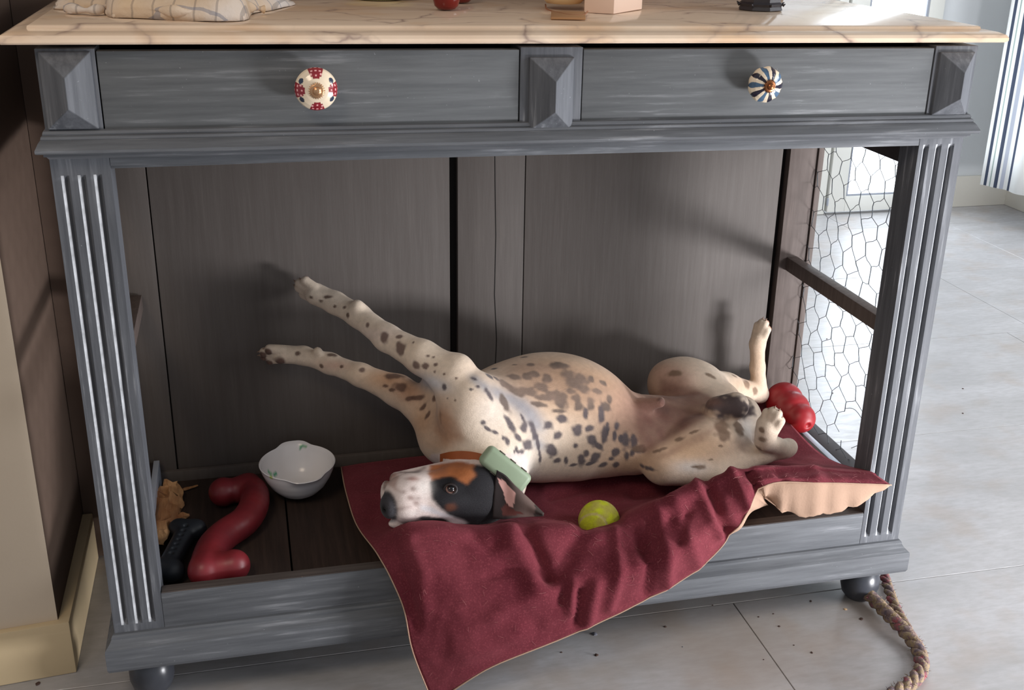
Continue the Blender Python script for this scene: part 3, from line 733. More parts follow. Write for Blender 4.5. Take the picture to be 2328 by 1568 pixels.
chip('wood_stick', [P(392, 1100, .365), P(386, 1140, .33), P(376, 1172, .27), P(362, 1222, .17)], .024, 1.0, 1, 'long gnawed stick of wood leaning into the back left corner of the den', n=14)
chip('wood_splinter', [at(404, 1116, z=.134), at(425, 1110, z=.135), at(449, 1104, z=.134)], .0045, .5, 2, 'thin pale splinter of wood just behind and right of the gnawed stick')
chip('wood_chip', [at(400, 1180, z=.136), at(414, 1172, z=.137), at(430, 1170, z=.136)], .0085, .6, 3, 'flat torn chip of wood between the gnawed stick and the black chew bone')
# white bowl with two lipped ears
def bowl():
    m = M('white_melamine', .22, .5); at_ = m.n('Attribute', attribute_name='paint'); m.col(at_.outputs[0])
    ctr = at(681, 1130, z=.1305); ctr.y += .012; R = .0655; n = 120
    prof = [(.2, 0), (.36, .0005), (.40, .003), (.55, .008), (.74, .021), (.88, .037), (.96, .050), (1.0, .060), (1.02, .0625), (1.0, .0635), (.972, .061), (.94, .050), (.85, .036), (.70, .021), (.52, .010), (.3, .0065), (.02, .006)]
    fine = []
    for a, b in zip(prof, prof[1:]):
        for k in range(3): fine.append((a[0]+(b[0]-a[0])*k/3, a[1]+(b[1]-a[1])*k/3))
    fine.append(prof[-1]); V_, F_, C_ = [], [], []
    for r, h in fine:
        for k in range(n):
            a = 2*math.pi*k/n; ear = max(math.exp(-((a-math.pi/2+.02)/.40)**4), math.exp(-((a-3*math.pi/2-.12)/.44)**4))
            lip = max(0, (h-.046)/.0175)
            rr = R*r*(1+.15*ear*lip**1.5); V_.append(Vector((rr*math.cos(a), rr*math.sin(a), h-.002*ear*lip+(.005*ear*lip if a < math.pi else 0))))
            col = srgb(236, 234, 236)
            C_.append(col)
    for i in range(len(fine)-1):
        for k in range(n): F_.append((i*n+k, i*n+(k+1) % n, (i+1)*n+(k+1) % n, (i+1)*n+k))
    F_.append(tuple(range(n))[::-1]); F_.append(tuple((len(fine)-1)*n+k for k in range(n)))
    rt = Euler((math.radians(1), 0, math.radians(4))).to_matrix(); V_ = [rt @ v+ctr+Vector((0, 0, .0025)) for v in V_]
    P2 = proj(V_); inside = [i//n >= 27 for i in range(len(V_))]; rim = [i//n >= 21 for i in range(len(V_))]
    for i, (p, q) in enumerate(P2):
        if rim[i]:
            for (x, y, r_, col) in ((626, 1077, 5.2, srgb(70, 168, 128)), (618, 1079, 4, srgb(150, 205, 160)), (616, 1086, 4, srgb(196, 214, 130)), (612, 1073, 3, srgb(120, 190, 150)), (684, 1015, 4.5, srgb(96, 168, 130)), (694, 1014, 3, srgb(140, 190, 150)), (668, 1105, 4, srgb(120, 150, 140)), (680, 1106, 3, srgb(120, 150, 140))):
                if math.hypot(p-x, q-y) < r_: C_[i] = col
            if inside[i] and 632 < p < 735 and 1060+abs(p-690)*.25 < q < 1103 and p > 1395-1.18*q+560*0+ -470+620: pass
    o = mesh('bowl', V_, F_, m.m, sharp=50); ca = o.data.color_attributes.new('paint', 'FLOAT_COLOR', 'POINT')
    for i, q in enumerate(C_): ca.data[i].color = q
    return tag(o, 'white bowl with two lipped ears and small green leaf print on shelf', 'bowl')
bowl()

# ------------------------------------------------------------------ on the marble
def zt_(x): return .9724+.0065*(1-x/.65)
def hem_cloth():
    m = M('checked_cloth', .9, .12); v = m.n('SeparateXYZ'); m.l(m.map((1, 1, 1), (0, 0, .3)), v.inputs[0])
    def stripe(o, sc, wdt):
        a = m.n('Math', operation='MULTIPLY'); a.inputs[1].default_value = sc; m.l(o, a.inputs[0])
        f = m.n('Math', operation='FRACT'); m.l(a.outputs[0], f.inputs[0]); g = m.n('Math', operation='LESS_THAN'); g.inputs[1].default_value = wdt; m.l(f.outputs[0], g.inputs[0]); return g.outputs[0]
    k = m.noise(6, 4); cc = m.mix(m.ramp(k, [(.35, 0), (.65, 1)]), srgb(214, 186, 152), srgb(224, 214, 206))
    cc = m.mix(m.mix(1, stripe(v.outputs[0], 36, .10), (.38, .38, .38, 1), 'MULTIPLY'), cc, srgb(90, 84, 88)); cc = m.mix(m.mix(1, stripe(v.outputs[1], 30, .08), (.5, .5, .5, 1), 'MULTIPLY'), cc, srgb(104, 116, 140))
    m.col(cc); m.bump(m.noise(90, 4), .5, .003)
    # outline of the heap on the slab, front edge first
    fr = [(122, 24), (180, 26), (240, 28), (255, 40), (330, 43), (420, 46), (500, 48), (555, 44), (570, 30), (620, 20), (668, 8)]
    path = catmull([at(x, y, z=zt_(.1)) for x, y in fr], 8); V_, F_ = [], []; nv = 26; n = len(path)
    for i, p in enumerate(path):
        t = i/(n-1); hgt = .028*(math.sin(math.pi*min(1, max(0, t*1.0+.02)))**.6)+.006
        for j in range(nv+1):
            s = j/nv; a = s*math.pi
            q = Vector((p.x+.05*s*(.5-t), p.y+.16*(1-math.cos(a))/2*(.4+.6*math.sin(math.pi*t)), zt_(p.x)+.0006+hgt*math.sin(a)**.7))
            nn = noise.noise(Vector((t*9, s*5, 0)))*.010+noise.noise(Vector((t*26, s*9, 3)))*.005
            fold = .006*math.sin(s*22+t*6+3*noise.noise(Vector((t*4, 0, 8))))*math.sin(a)
            q.z = max(zt_(p.x)+.0005, q.z+(nn+fold)*math.sin(a)); q.y += nn*.9+fold*.6 if j else 0
            V_.append(q)
    for i in range(n-1):
        for j in range(nv): F_.append((i*(nv+1)+j, (i+1)*(nv+1)+j, (i+1)*(nv+1)+j+1, i*(nv+1)+j+1))
    o = mesh('cloth', V_, F_, m.m, sharp=60); md = o.modifiers.new('s', 'SOLIDIFY'); md.thickness = .003; md.offset = 1
    tag(o, 'crumpled cream checked cloth heaped at the left end of the marble', 'cloth')
    # rolled hem hanging forward and a twisted corner
    hem = catmull([at(150, 20, z=zt_(0)+.006), at(215, 24, z=zt_(0)+.006), at(262, 12, z=zt_(0)+.010), at(330, 20, z=zt_(.1)+.012), at(420, 28, z=zt_(.1)+.010), at(480, 22, z=zt_(.2)+.012), at(545, 16, z=zt_(.2)+.011), at(600, 22, z=zt_(.2)+.006)], 8)
    V_, F_ = tube(hem, [.0055+.0025*math.sin(i*.9) for i in range(len(hem))], 9)
    V_ = [Vector((v.x, v.y, max(zt_(v.x)+.0006, v.z))) +Vector((0, noise.noise(v*60)*.003, abs(noise.noise(v*50))*.002)) for v in V_]; mesh('rolled_hem', V_, F_, m.m, o, sharp=60)
    for k_, pl in enumerate(([(495, 18), (506, 34), (515, 44)], [(525, 16), (530, 30), (552, 42)], [(240, 14), (246, 28), (262, 38)])):
        pts = catmull([at(x, y, z=zt_(.2)+.007-.002*i) for i, (x, y) in enumerate(pl)], 5)
        V_, F_ = tube(pts, [.0065-.0003*i for i in range(len(pts))], 8); V_ = [Vector((v.x, v.y, max(zt_(v.x)+.0006, v.z))) for v in V_]; mesh('corner_fold', V_, F_, m.m, o)
hem_cloth()
def lathe_on(name, px_, py_, prof, m, label, cat, n=40, group=None, tilt_=None, dy=0):
    p = at(px_, py_, z=zt_(.65)); p.z = zt_(p.x)+.0006; p.y += dy
    V_, F_ = lathe([(r, h) for r, h in prof], n, 'z', (0, 0, 0)); V_ = [Vector(v)+p for v in V_]
    return tag(mesh(name, V_, F_, m, sharp=40), label, cat, group)
DISH = plain('pale_green_glaze', srgb(196, 190, 130), .25, .5, nz=.05)
lathe_on('dish', 868, 6, [(.030, 0), (.036, .001), (.040, .006), (.055, .016), (.058, .018), (.054, .017), (.036, .007), (.002, .005)], DISH, 'pale yellow green dish standing at the back of the marble', 'dish', dy=.036)
GL = rubber('dark_red_glaze', srgb(112, 22, 18), srgb(132, 34, 24), .15)
def pot(r, hgt): return [(r*.30, 0), (r*.62, .0015), (r*.86, r*.30), (r, r*.8), (r*.97, r*1.25), (r*.75, r*1.75), (r*.42, r*2.0), (r*.40, hgt-.004), (r*.5, hgt), (r*.42, hgt), (r*.3, hgt-.006), (.001, hgt-.008)]
lathe_on('vase', 1018, 27, pot(.0205, .06), GL, 'small round dark red glazed vase, front one of a pair on marble', 'vase', dy=.012)
lathe_on('vase', 1052, 10, pot(.0200, .06), GL, 'small round dark red glazed vase half behind the other red one', 'vase', dy=.012)
CRD = plain('cream_dish', srgb(232, 200, 150), .35, .4, nz=.06)
lathe_on('saucer', 1292, 24, [(.018, .008), (.026, .009), (.033, .016), (.036, .022), (.034, .022), (.026, .013), (.002, .011)], CRD, 'small cream oval saucer in front of the pink box', 'saucer', dy=.028)
kn = plain('kraft_brown', srgb(176, 132, 92), .7, .3, nz=.08); PKB = plain('pink_card', srgb(240, 208, 186), .6, .3, nz=.02)
def slab_on(name, quad, h, m, label, cat, bevel=.001, z0=.0011):
    q = [at(x, y, z=zt_(.8)) for x, y in quad]; bm = bmesh.new(); zz = zt_(sum(p.x for p in q)/len(q))+z0
    a = [bm.verts.new((p.x, p.y, zz)) for p in q]; b = [bm.verts.new((p.x, p.y, zz+h)) for p in q]
    bm.faces.new(a); bm.faces.new(b)
    for i in range(len(q)): j = (i+1) % len(q); bm.faces.new((a[i], a[j], b[j], b[i]))
    return tag(bmo(name, bm, m, bevel=bevel), label, cat)
slab_on('wooden_block', [(1252, 48), (1331, 49), (1330, 35), (1253, 34)], .0035, kn, 'small flat brown wooden block lying near the front edge of marble', 'block')
slab_on('pink_box', [(1328, 30), (1395, 33), (1459, 22), (1460, -12), (1330, -8)], .055, PKB, 'pale pink box standing in the middle of the marble', 'box')
# wire loop under the saucer
lp = catmull([at(x, y, z=zt_(.7)+.004) for x, y in ((1240, 10), (1246, 22), (1290, 33), (1325, 34), (1336, 26))], 6)
v_, f_ = tube(lp, .0011, 6); tag(mesh('wire_loop', v_, f_, plain('copper_wire', srgb(190, 130, 96), .4, .5, metal=.5)), 'thin copper coloured wire bent round the cream saucer', 'wire')
# black iron lantern base, eight-sided
IRON = plain('black_iron', srgb(46, 42, 46), .45, .5, nz=.2, nsc=60)
lan = at(1748, 27, z=zt_(1.04)); lan.z = zt_(lan.x)+.0006; lan.y += .032
L0 = empty('lantern', lan); tag(L0, 'black iron eight sided lantern foot near the right end of marble', 'lantern')
V_, F_ = lathe([(.034, 0), (.0365, .001), (.0345, .006), (.036, .010), (.0325, .013), (.0325, .022), (.031, .023), (.020, .0235), (.001, .024)], 8, 'z', lan); mesh('base', V_, F_, IRON, L0, smooth=False)
for k in range(8):
    a = math.pi*2*k/8; p = lan+Vector((.0315*math.cos(a), .0315*math.sin(a), .021)); v_, f_ = tube([p, p+Vector((0, 0, .07))], .0018, 6); mesh('upright', v_, f_, IRON, L0)
    q = lan+Vector((.0365*math.cos(a), .0365*math.sin(a), .008)); v_, f_ = tube([q, q+Vector((.004*math.cos(a), .004*math.sin(a), .003))], [.0022, .0008], 6); mesh('spike', v_, f_, IRON, L0)
V_, F_ = lathe([(.030, 0), (.034, .001), (.034, .004), (.02, .012), (.006, .03), (.001, .031)], 8, 'z', lan+Vector((0, 0, .0915))); mesh('roof', V_, F_, IRON, L0, smooth=False)

# ------------------------------------------------------------------ rope toy on the floor and the crumbs around it
def rope(paths):
    R0 = empty('rope', at(2060, 1440, z=F0)); tag(R0, 'thick frayed multicoloured rope looped round the right foot of the sideboard', 'rope')
    m = M('rope_fibre', .9, .15); k = m.noise(38, 3, .6); k2 = m.noise(55, 2, .5, m.map((1, 1, 1), (1, 2, 3)))
    cc = m.ramp(k, [(.30, srgb(84, 76, 86)), (.42, srgb(122, 104, 100)), (.50, srgb(142, 124, 96)), (.56, srgb(110, 92, 92)), (.66, srgb(150, 78, 84)), (.75, srgb(120, 104, 98))])
    m.col(cc); m.bump(m.noise(240, 4), .8, .003)
    for pts, r in paths:
        path = catmull(pts, 14); L = 0
        for s3 in range(3):
            out_ = []; L = 0
            for i, p in enumerate(path):
                if i: L += (p-path[i-1]).length
                t = (path[min(i+1, len(path)-1)]-path[max(0, i-1)]).normalized(); s = t.cross(Vector((0, 0, 1))).normalized(); b = s.cross(t)
                a = L/.012*1.15+s3*2.094; out_.append(p+(s*math.cos(a)+b*math.sin(a))*r*.48)
            v_, f_ = tube(out_, r*.55, 8); mesh('strand', v_, f_, m.m, R0)
    rn = random.Random(2); parts = []
    for pts, r in paths:
        for p in catmull(pts, 9):
            for _ in range(2):
                a = rn.uniform(0, 6.28); d = Vector((math.cos(a), math.sin(a), rn.uniform(0, 1))).normalized(); q = p+d*r
                parts.append(tube([q, q+d*.004+Vector((rn.gauss(0, .002), rn.gauss(0, .002), 0))], [.0006, .0002], 4))
    v_, f_ = merge(parts); o = mesh('frayed_fibre', v_, f_, m.m, R0); tag(o, kind='stuff')
zr = F0+.0125
rope([([at(1948, 1322, z=zr+.012), at(1985, 1362, z=zr+.006), at(2025, 1402, z=zr+.006), at(2060, 1438, z=zr+.004), at(2088, 1478, z=zr), at(2094, 1520, z=zr), at(2066, 1556, z=zr), at(2010, 1590, z=zr)], .0125),
      ([at(2008, 1300, z=zr), at(2022, 1345, z=zr), at(2040, 1390, z=zr), at(2066, 1436, z=zr+.006)], .0095)])
def crumb(x, y, r, m, seed):
    p = at(x, y, z=F0+r*.3); bm = bmesh.new(); bmesh.ops.create_icosphere(bm, subdivisions=2, radius=r)
    for v in bm.verts: v.co *= 1+.5*noise.noise(v.co*300+Vector((seed, 0, 0))); v.co.z *= .45
    bmesh.ops.translate(bm, verts=bm.verts[:], vec=p); o = bmo('crumb', bm, m); return o
CB = plain('dark_crumb', srgb(70, 50, 42), .8); CT = plain('tan_crumb', srgb(206, 170, 130), .7); CG = plain('grey_crumb', srgb(96, 96, 104), .6)
spots = [(1512, 1424, .0032, CB), (1772, 1423, .003, CB), (1845, 1483, .003, CB), (1922, 1384, .0036, CT), (1958, 1406, .0045, CB), (1843, 1366, .003, CB), (1725, 1402, .0022, CB), (1352, 1440, .006, CG), (1276, 1482, .0024, CB), (1356, 1488, .0040, CB), (1620, 1375, .002, CB), (1758, 1395, .002, CB), (1805, 1466, .0018, CB), (1552, 1470, .0016, CG), (2189, 883, .003, CB), (2189, 939, .003, CB), (1892, 893, .0035, CB), (1880, 770, .003, CB), (86, 1553, .005, CB), (1736, 1499, .0018, CB)]
for i, (x, y, r, m) in enumerate(spots):
    nm = {id(CB): 'dark brown crumb', id(CT): 'pale tan crumb', id(CG): 'grey scrap'}[id(m)]
    tag(crumb(x, y, r*.75, m, i), 'tiny %s of chewed stuff lying on the grey floor' % nm, 'crumb', nm+'s on the floor')

# ------------------------------------------------------------------ the dog, lying on its back
DOG = empty('dog', (.72, .2, .175))
tag(DOG, 'white and black spotted short haired dog lying on its back with legs in the air', 'dog')
S = 1/1385
HO = P(1085, 1117, .075); HN = P(888, 1133, .058); hf = (HN-HO).normalized(); hu = (P(1085, 1195, .035)-P(1085, 1117, .075)).normalized()
hu = (hu-hf*hu.dot(hf)).normalized(); hs = hf.cross(hu)
if hs.dot(CAM-HO) < 0: hs = -hs
HR = [[hf[i], hu[i], hs[i]] for i in range(3)]
def Hd(f, u, s): return HO+hf*f+hu*u+hs*s
pr = [
 # trunk
 e(P(1238, 948, .235), (.155, .112, .115), None, .02), e(P(1150, 960, .20), (.10, .09, .095), None, .03), e(P(1110, 975, .17), (.075, .08, .088), None, .03),
 e(P(1325, 962, .235), (.10, .09, .082), None, .03), c(P(1320, 982, .23), P(1480, 988, .225), .078, .062, .03), c(P(1480, 985, .225), P(1600, 985, .22), .064, .066, .03), e(P(1620, 975, .225), (.075, .07, .066), None, .03),
 c(P(1400, 1000, .20), P(1440, 1010, .18), .055, .05, .03),
 # neck
 c(P(1112, 985, .165), P(1110, 1050, .125), .072, .058, .03), c(P(1110, 1050, .125), P(1128, 1095, .10), .058, .05, .02), c(P(1060, 1000, .16), P(1060, 1060, .12), .045, .035, .03),
 # near fore leg
 e(P(1072, 925, .145), (.05, .05, .062), None, .03), c(P(1062, 925, .15), P(1030, 862, .17), .045, .035, .02), c(P(1030, 855, .17), P(960, 812, .205), .034, .0275, .015), c(P(960, 812, .205), P(880, 768, .268), .0275, .0218, .012),
 c(P(880, 768, .268), P(815, 717, .325), .0218, .0195, .012), c(P(815, 717, .325), P(762, 688, .36), .0190, .0195, .012), e(P(1043, 832, .165), .016, None, .02), e(P(812, 694, .32), .009, None, .012),
 # far fore leg
 e(P(1015, 985, .205), (.045, .05, .055), None, .03), c(P(1010, 985, .215), P(968, 925, .25), .044, .031, .02), c(P(968, 925, .25), P(905, 888, .28), .031, .0265, .02), c(P(905, 888, .28), P(820, 852, .315), .0265, .019, .012),
 c(P(820, 852, .315), P(750, 826, .36), .019, .0172, .012), c(P(750, 826, .36), P(690, 808, .384), .0172, .016, .012), e(P(722, 798, .362), .0075, None, .01), c(P(985, 870, .245), P(1010, 905, .22), .02, .03, .02),
 # near hind leg: thigh, knee, shank, hock, foot folded back up
 e(P(1612, 1006, .155), (.078, .050, .050), None, .010), e(P(1565, 1036, .142), (.068, .044, .040), None, .012), c(P(1590, 1020, .15), P(1510, 1050, .13), .048, .032, .02), e(P(1503, 1052, .125), .031, None, .015),
 c(P(1510, 1060, .125), P(1620, 1068, .12), .030, .030, .015), c(P(1620, 1066, .12), P(1735, 1030, .125), .029, .0175, .012), c(P(1735, 1030, .125), P(1786, 1020, .13), .0175, .0165, .01), e(P(1795, 1015, .13), .0135, None, .01),
 c(P(1780, 1020, .125), P(1738, 1002, .105), .0165, .0165, .006), c(P(1738, 1002, .105), P(1745, 965, .10), .0165, .019, .006),
 # far hind leg: big thigh, shank, raised foot
 e(P(1560, 878, .305), (.072, .05, .050), None, .012), e(P(1528, 862, .32), (.042, .04, .036), None, .02), c(P(1620, 930, .27), P(1560, 885, .30), .058, .05, .02), c(P(1560, 870, .315), P(1650, 882, .335), .040, .029, .02),
 c(P(1650, 882, .335), P(1712, 890, .35), .028, .0185, .012), e(P(1728, 897, .352), .0165, None, .01), c(P(1726, 893, .352), P(1722, 835, .354), .0165, .0140, .008), c(P(1722, 835, .354), P(1722, 782, .354), .0140, .0145, .008),
 # rump, sheath and scrotum
 e(P(1690, 955, .20), (.032, .04, .045), None, .02), c(P(1630, 928, .17), P(1672, 922, .16), .021, .024, .008), c(P(1462, 920, .19), P(1500, 914, .176), .012, .0095, .018),
 # head
 e(Hd(.008, .002, -.004), (.070, .052, .048), HR, .02), e(Hd(-.018, -.004, -.016), (.042, .044, .040), HR, .02), c(Hd(.040, -.002, 0), Hd(.118, .006, .0), .043, .0335, .015), e(Hd(.105, -.010, .002), (.046, .028, .034), HR, .012), e(Hd(.128, .006, 0), (.022, .029, .028), HR, .01),
 c(Hd(.0, -.040, -.004), Hd(.128, -.033, -.008), .022, .0115, .004), e(Hd(.142, -.008, -.022), (.012, .028, .010), HR, .006), e(Hd(.12, .035, -.020), (.028, .010, .012), HR, .006), e(Hd(.04, .043, -.018), (.03, .012, .02), HR, .012),
 e(Hd(.149, .012, .003), (.0135, .0205, .019), HR, .004), e(Hd(.060, .018, .026), (.028, .014, .014), HR, .012), e(Hd(.005, -.012, .036), (.034, .026, .018), HR, .015), e(Hd(-.030, -.005, .030), (.014, .028, .012), HR, .012),
 e(Hd(.046, -.002, .036), (.016, .0125, .010), HR, .006),
 ('x', tuple(Hd(.1575, .020, .010)), (.0038, .0028, .0028), HR, .002),
]
# paws: four toes each, spread across the paw, with pads underneath
claws = []; pads = []
def paw(base, tip, r, out, spread, pad_side, toe=.0105, k=.0022, pc=(96, 58, 48), pa=.9):
    base, tip = Vector(base), Vector(tip); d = (tip-base).normalized(); s = (Vector(out)-d*Vector(out).dot(d)).normalized(); n = d.cross(s)
    if n.dot(Vector(pad_side)) < 0: n = -n
    pr.append(c(base, tip-d*.020, r, r*1.04, .008))
    for q, (a, f) in enumerate(((-1.5, -.004), (-.5, .006), (.5, .006), (1.5, -.004))):
        o_ = tip+s*(a*spread*.8)+d*(f-.014); p2 = tip+s*(a*spread*1.06)+d*(f+.007)+n*.0022
        pr.append(c(o_, p2, toe*.92, toe*.80, k)); claws.append((p2+d*toe*.55-n*.001, d, n)); pads.append((p2+n*toe*.62+d*.001, .0072, pc, pa))
        pr.append(e(p2+n*toe*.42, (.0062,)*3, None, .002))
    pads.append((tip-d*.017+n*r*.72, .0105, pc, pa)); pr.append(e(tip-d*.016+n*r*.50, (.0115,)*3, None, .003))
paw(P(762, 688, .36), P(694, 657, .386), .0185, (.3, -.5, .6), .0105, (.2, -.4, .9), pc=(160, 108, 92), pa=.7)
paw(P(690, 808, .384), P(618, 803, .394), .0160, (.1, -.45, .75), .0095, (.1, -.8, .6), pc=(84, 52, 46))
paw(P(1722, 782, .354), P(1731, 748, .348), .0145, (.6, -.8, 0), .0068, (.95, -.45, 0), .009, pc=(176, 116, 88))
paw(P(1742, 985, .10), P(1756, 952, .090), .0175, (.55, -.75, .1), .0085, (.9, -.35, .3), .0105, pc=(128, 104, 92))
H_ = .0026
D, lo = field(pr, (.235, -.03, .135), (1.235, .415, .52), H_)
Vd, Fd = surface_nets(D, lo, H_)
# keep the body from sinking through the cloth: flatten what would be below it
nrmd = np.zeros_like(Vd); fv = Vd[Fd]; fn = np.cross(fv[:, 2]-fv[:, 0], fv[:, 3]-fv[:, 1])
for q in range(4): np.add.at(nrmd, Fd[:, q], fn)
nrmd /= np.linalg.norm(nrmd, axis=1, keepdims=True)+1e-9
P2 = proj(Vd); NB = len(Vd)
print('dog verts', NB)
bvd = BVHTree.FromPolygons([Vector(v) for v in Vd], [tuple(f) for f in Fd])
def hit(px_, py_):
    r = bvd.ray_cast(CAM, ray(px_, py_).normalized()); return r[0]
# ---- coat
def arr(*cc): return np.array(srgb(*cc)[:3])
COLr = np.tile(arr(226, 208, 188), (NB, 1))
nz1 = np.array([noise.noise(Vector(v)*45) for v in Vd]); nz2 = np.array([noise.noise(Vector(v)*140) for v in Vd]); nz4 = np.array([noise.noise(Vector(v)*85) for v in Vd]); nz3 = np.array([noise.noise(Vector(v)*14+Vector((4, 0, 0))) for v in Vd])
def blend(wt, col): 
    global COLr
    wt = np.clip(wt, 0, 1)[:, None]; COLr = COLr*(1-wt)+col*wt
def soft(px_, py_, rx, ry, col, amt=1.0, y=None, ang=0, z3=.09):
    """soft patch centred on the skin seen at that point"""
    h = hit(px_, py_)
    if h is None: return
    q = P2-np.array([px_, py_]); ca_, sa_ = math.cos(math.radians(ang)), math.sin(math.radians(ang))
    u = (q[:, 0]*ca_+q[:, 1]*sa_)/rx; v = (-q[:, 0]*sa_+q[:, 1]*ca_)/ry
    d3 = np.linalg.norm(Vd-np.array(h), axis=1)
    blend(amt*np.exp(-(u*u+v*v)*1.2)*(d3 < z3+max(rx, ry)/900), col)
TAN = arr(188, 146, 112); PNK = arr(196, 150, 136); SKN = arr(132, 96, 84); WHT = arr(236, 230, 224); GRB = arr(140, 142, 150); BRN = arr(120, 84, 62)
# broad tints
soft(1280, 870, 170, 75, arr(200, 164, 134), .8); soft(1420, 960, 110, 110, arr(198, 158, 128), .7)
soft(1225, 850, 120, 40, arr(168, 134, 116), .55, ang=15); soft(1330, 880, 70, 50, arr(150, 122, 104), .55)
soft(1330, 880, 190, 80, arr(196, 160, 128), .75); soft(1480, 960, 110, 90, SKN, .75); soft(1560, 930, 80, 40, SKN, .75); soft(1440, 900, 60, 60, PNK, .3)
soft(1540, 870, 55, 50, arr(166, 128, 112), .8); soft(1500, 840, 40, 30, PNK, .4); soft(1600, 1010, 120, 45, arr(212, 172, 138), .7); soft(1560, 1040, 70, 35, arr(222, 180, 140), .6); soft(1570, 1062, 45, 18, WHT, .8); soft(1645, 940, 70, 30, arr(200, 168, 140), .5)
soft(1700, 980, 25, 40, WHT, .9); soft(1725, 820, 30, 70, arr(206, 176, 148), .7); soft(1690, 875, 50, 30, arr(192, 158, 130), .6); soft(1460, 1060, 90, 40, TAN, .5); soft(1380, 1040, 90, 40, arr(206, 170, 140), .4)
soft(880, 860, 70, 32, TAN, .85); soft(930, 890, 55, 40, arr(160, 116, 88), .8); soft(960, 960, 45, 60, TAN, .8); soft(1010, 960, 30, 60, arr(168, 122, 92), .7); soft(1000, 1010, 40, 20, TAN, .5); soft(760, 830, 40, 14, PNK, .5); soft(1060, 1045, 60, 14, arr(204, 160, 124), .5)
soft(985, 870, 45, 18, arr(206, 210, 218), .7, ang=20); soft(1120, 930, 50, 60, WHT, .35); soft(1180, 1060, 40, 40, WHT, .8); soft(860, 760, 60, 20, arr(222, 204, 196), .6)
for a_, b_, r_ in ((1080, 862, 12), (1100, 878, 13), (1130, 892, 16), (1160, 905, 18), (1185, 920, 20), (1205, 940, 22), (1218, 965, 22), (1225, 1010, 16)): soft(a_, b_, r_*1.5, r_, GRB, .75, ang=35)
def spot(px_, py_, rx, ry, ang=0, col=arr(98, 84, 80), amt=.9):
    h = hit(px_, py_)
    if h is None: return
    hv = np.array(h); d3 = np.linalg.norm(Vd-hv, axis=1); idx_ = np.where(d3 < max(rx, ry)*1.9*S*1.25)[0]
    if not len(idx_): return
    n = nrmd[idx_[np.argmin(d3[idx_])]]
    ca_, sa_ = math.cos(math.radians(ang)), math.sin(math.radians(ang))
    U = np.array(RM@Vector((ca_, -sa_, 0))); U = U-n*(U@n); U /= np.linalg.norm(U)+1e-9; W = np.cross(n, U)
    # foreshortening: the short way round is stretched on the skin
    q = Vd[idx_]-hv; view = np.array((CAM-Vector(h)).normalized()); fs = max(.35, abs(n@view))
    u = (q@U)/(rx*S*1.3); v = (q@W)/(ry*S*1.3/fs**.5); dd = np.sqrt(u*u+v*v)+.34*nz4[idx_]+.20*nz2[idx_]
    wt = amt*np.clip((1.2-dd)/.55, 0, 1); wt = wt*wt*(3-2*wt)
    COLr[idx_] = COLr[idx_]*(1-wt[:, None])+col*wt[:, None]
Z7 = [(490,410,40,25),(540,340,30,18),(630,480,50,35),(740,420,60,30),(830,225,30,12),(740,300,25,10),(900,300,30,20),(930,390,60,35),(860,420,40,40),(1060,440,45,50),(1000,520,70,40),(880,560,90,40),(760,560,80,40),(690,520,60,35),(1180,300,90,35),(1140,310,45,35),(1270,400,60,50),(1400,440,70,50),(1330,480,80,60),(1420,540,60,40),(1500,440,30,30),(1150,600,100,50),(1200,680,70,50),(980,690,80,22),(1020,620,80,30),(1350,630,50,40),(1380,700,50,50),(1500,690,40,50),(1440,790,28,50),(1600,780,40,80),(1650,720,50,40),(1560,560,50,25),(1620,480,40,20),
 (1210,830,65,35,28),(1080,900,45,35),(1165,1000,40,35),(490,600,25,55,-30),(650,690,40,80,-25),(690,880,28,80,-30),(430,870,25,25),(470,930,40,15,35),(550,970,30,15,30),(625,1025,15,20),(665,1055,22,40,-20),(830,930,40,40,-20),(770,1010,25,45,-35),(870,1090,45,55,-35),(930,960,35,80,-15),(965,1060,20,70,-15),(990,1200,15,90,-5),(1360,950,50,50),(1480,930,40,30),(1500,1050,40,60,-30),(1570,1100,26,60,-45),(1630,990,35,80),(1660,910,20,40),(1730,1010,25,50),(1790,1030,20,35),(1750,900,32,40),(1110,1150,50,70,-30),(1340,1105,22,25),(1250,1250,20,50),(1400,1250,40,60),(1450,1180,30,40),(1540,1220,50,50),(1740,1170,35,45),(1740,1290,30,30),(1160,1250,35,30),(1840,1050,40,80),(1920,1050,35,60),(1980,1140,45,35),(1620,1290,40,25),(1850,1200,26,40),(760,1140,20,25),(800,1170,60,25),(735,1165,12,20),(1680,640,30,40),(1180,760,60,20),(1290,560,50,30),(560,440,30,20),(2080,1330,60,20),(2000,1300,30,18),(340,440,30,14,30),(375,515,18,12),(310,545,16,12),(45,520,22,24),(75,630,10,8),(160,430,10,8),(1700,1230,25,20),(1900,1180,24,30),(1330,1290,40,16),(1480,1280,35,18),(815,820,15,35,-30)]
for t in Z7:
    zx, zy, rx, ry = t[:4]; cl = arr(106, 92, 84) if zy < 780 and zx > 600 else arr(88, 80, 84)
    spot(1000+zx/4.356, 760+zy/4.356, rx/4.356, ry/4.356, t[4] if len(t) > 4 else 0, cl, .86)
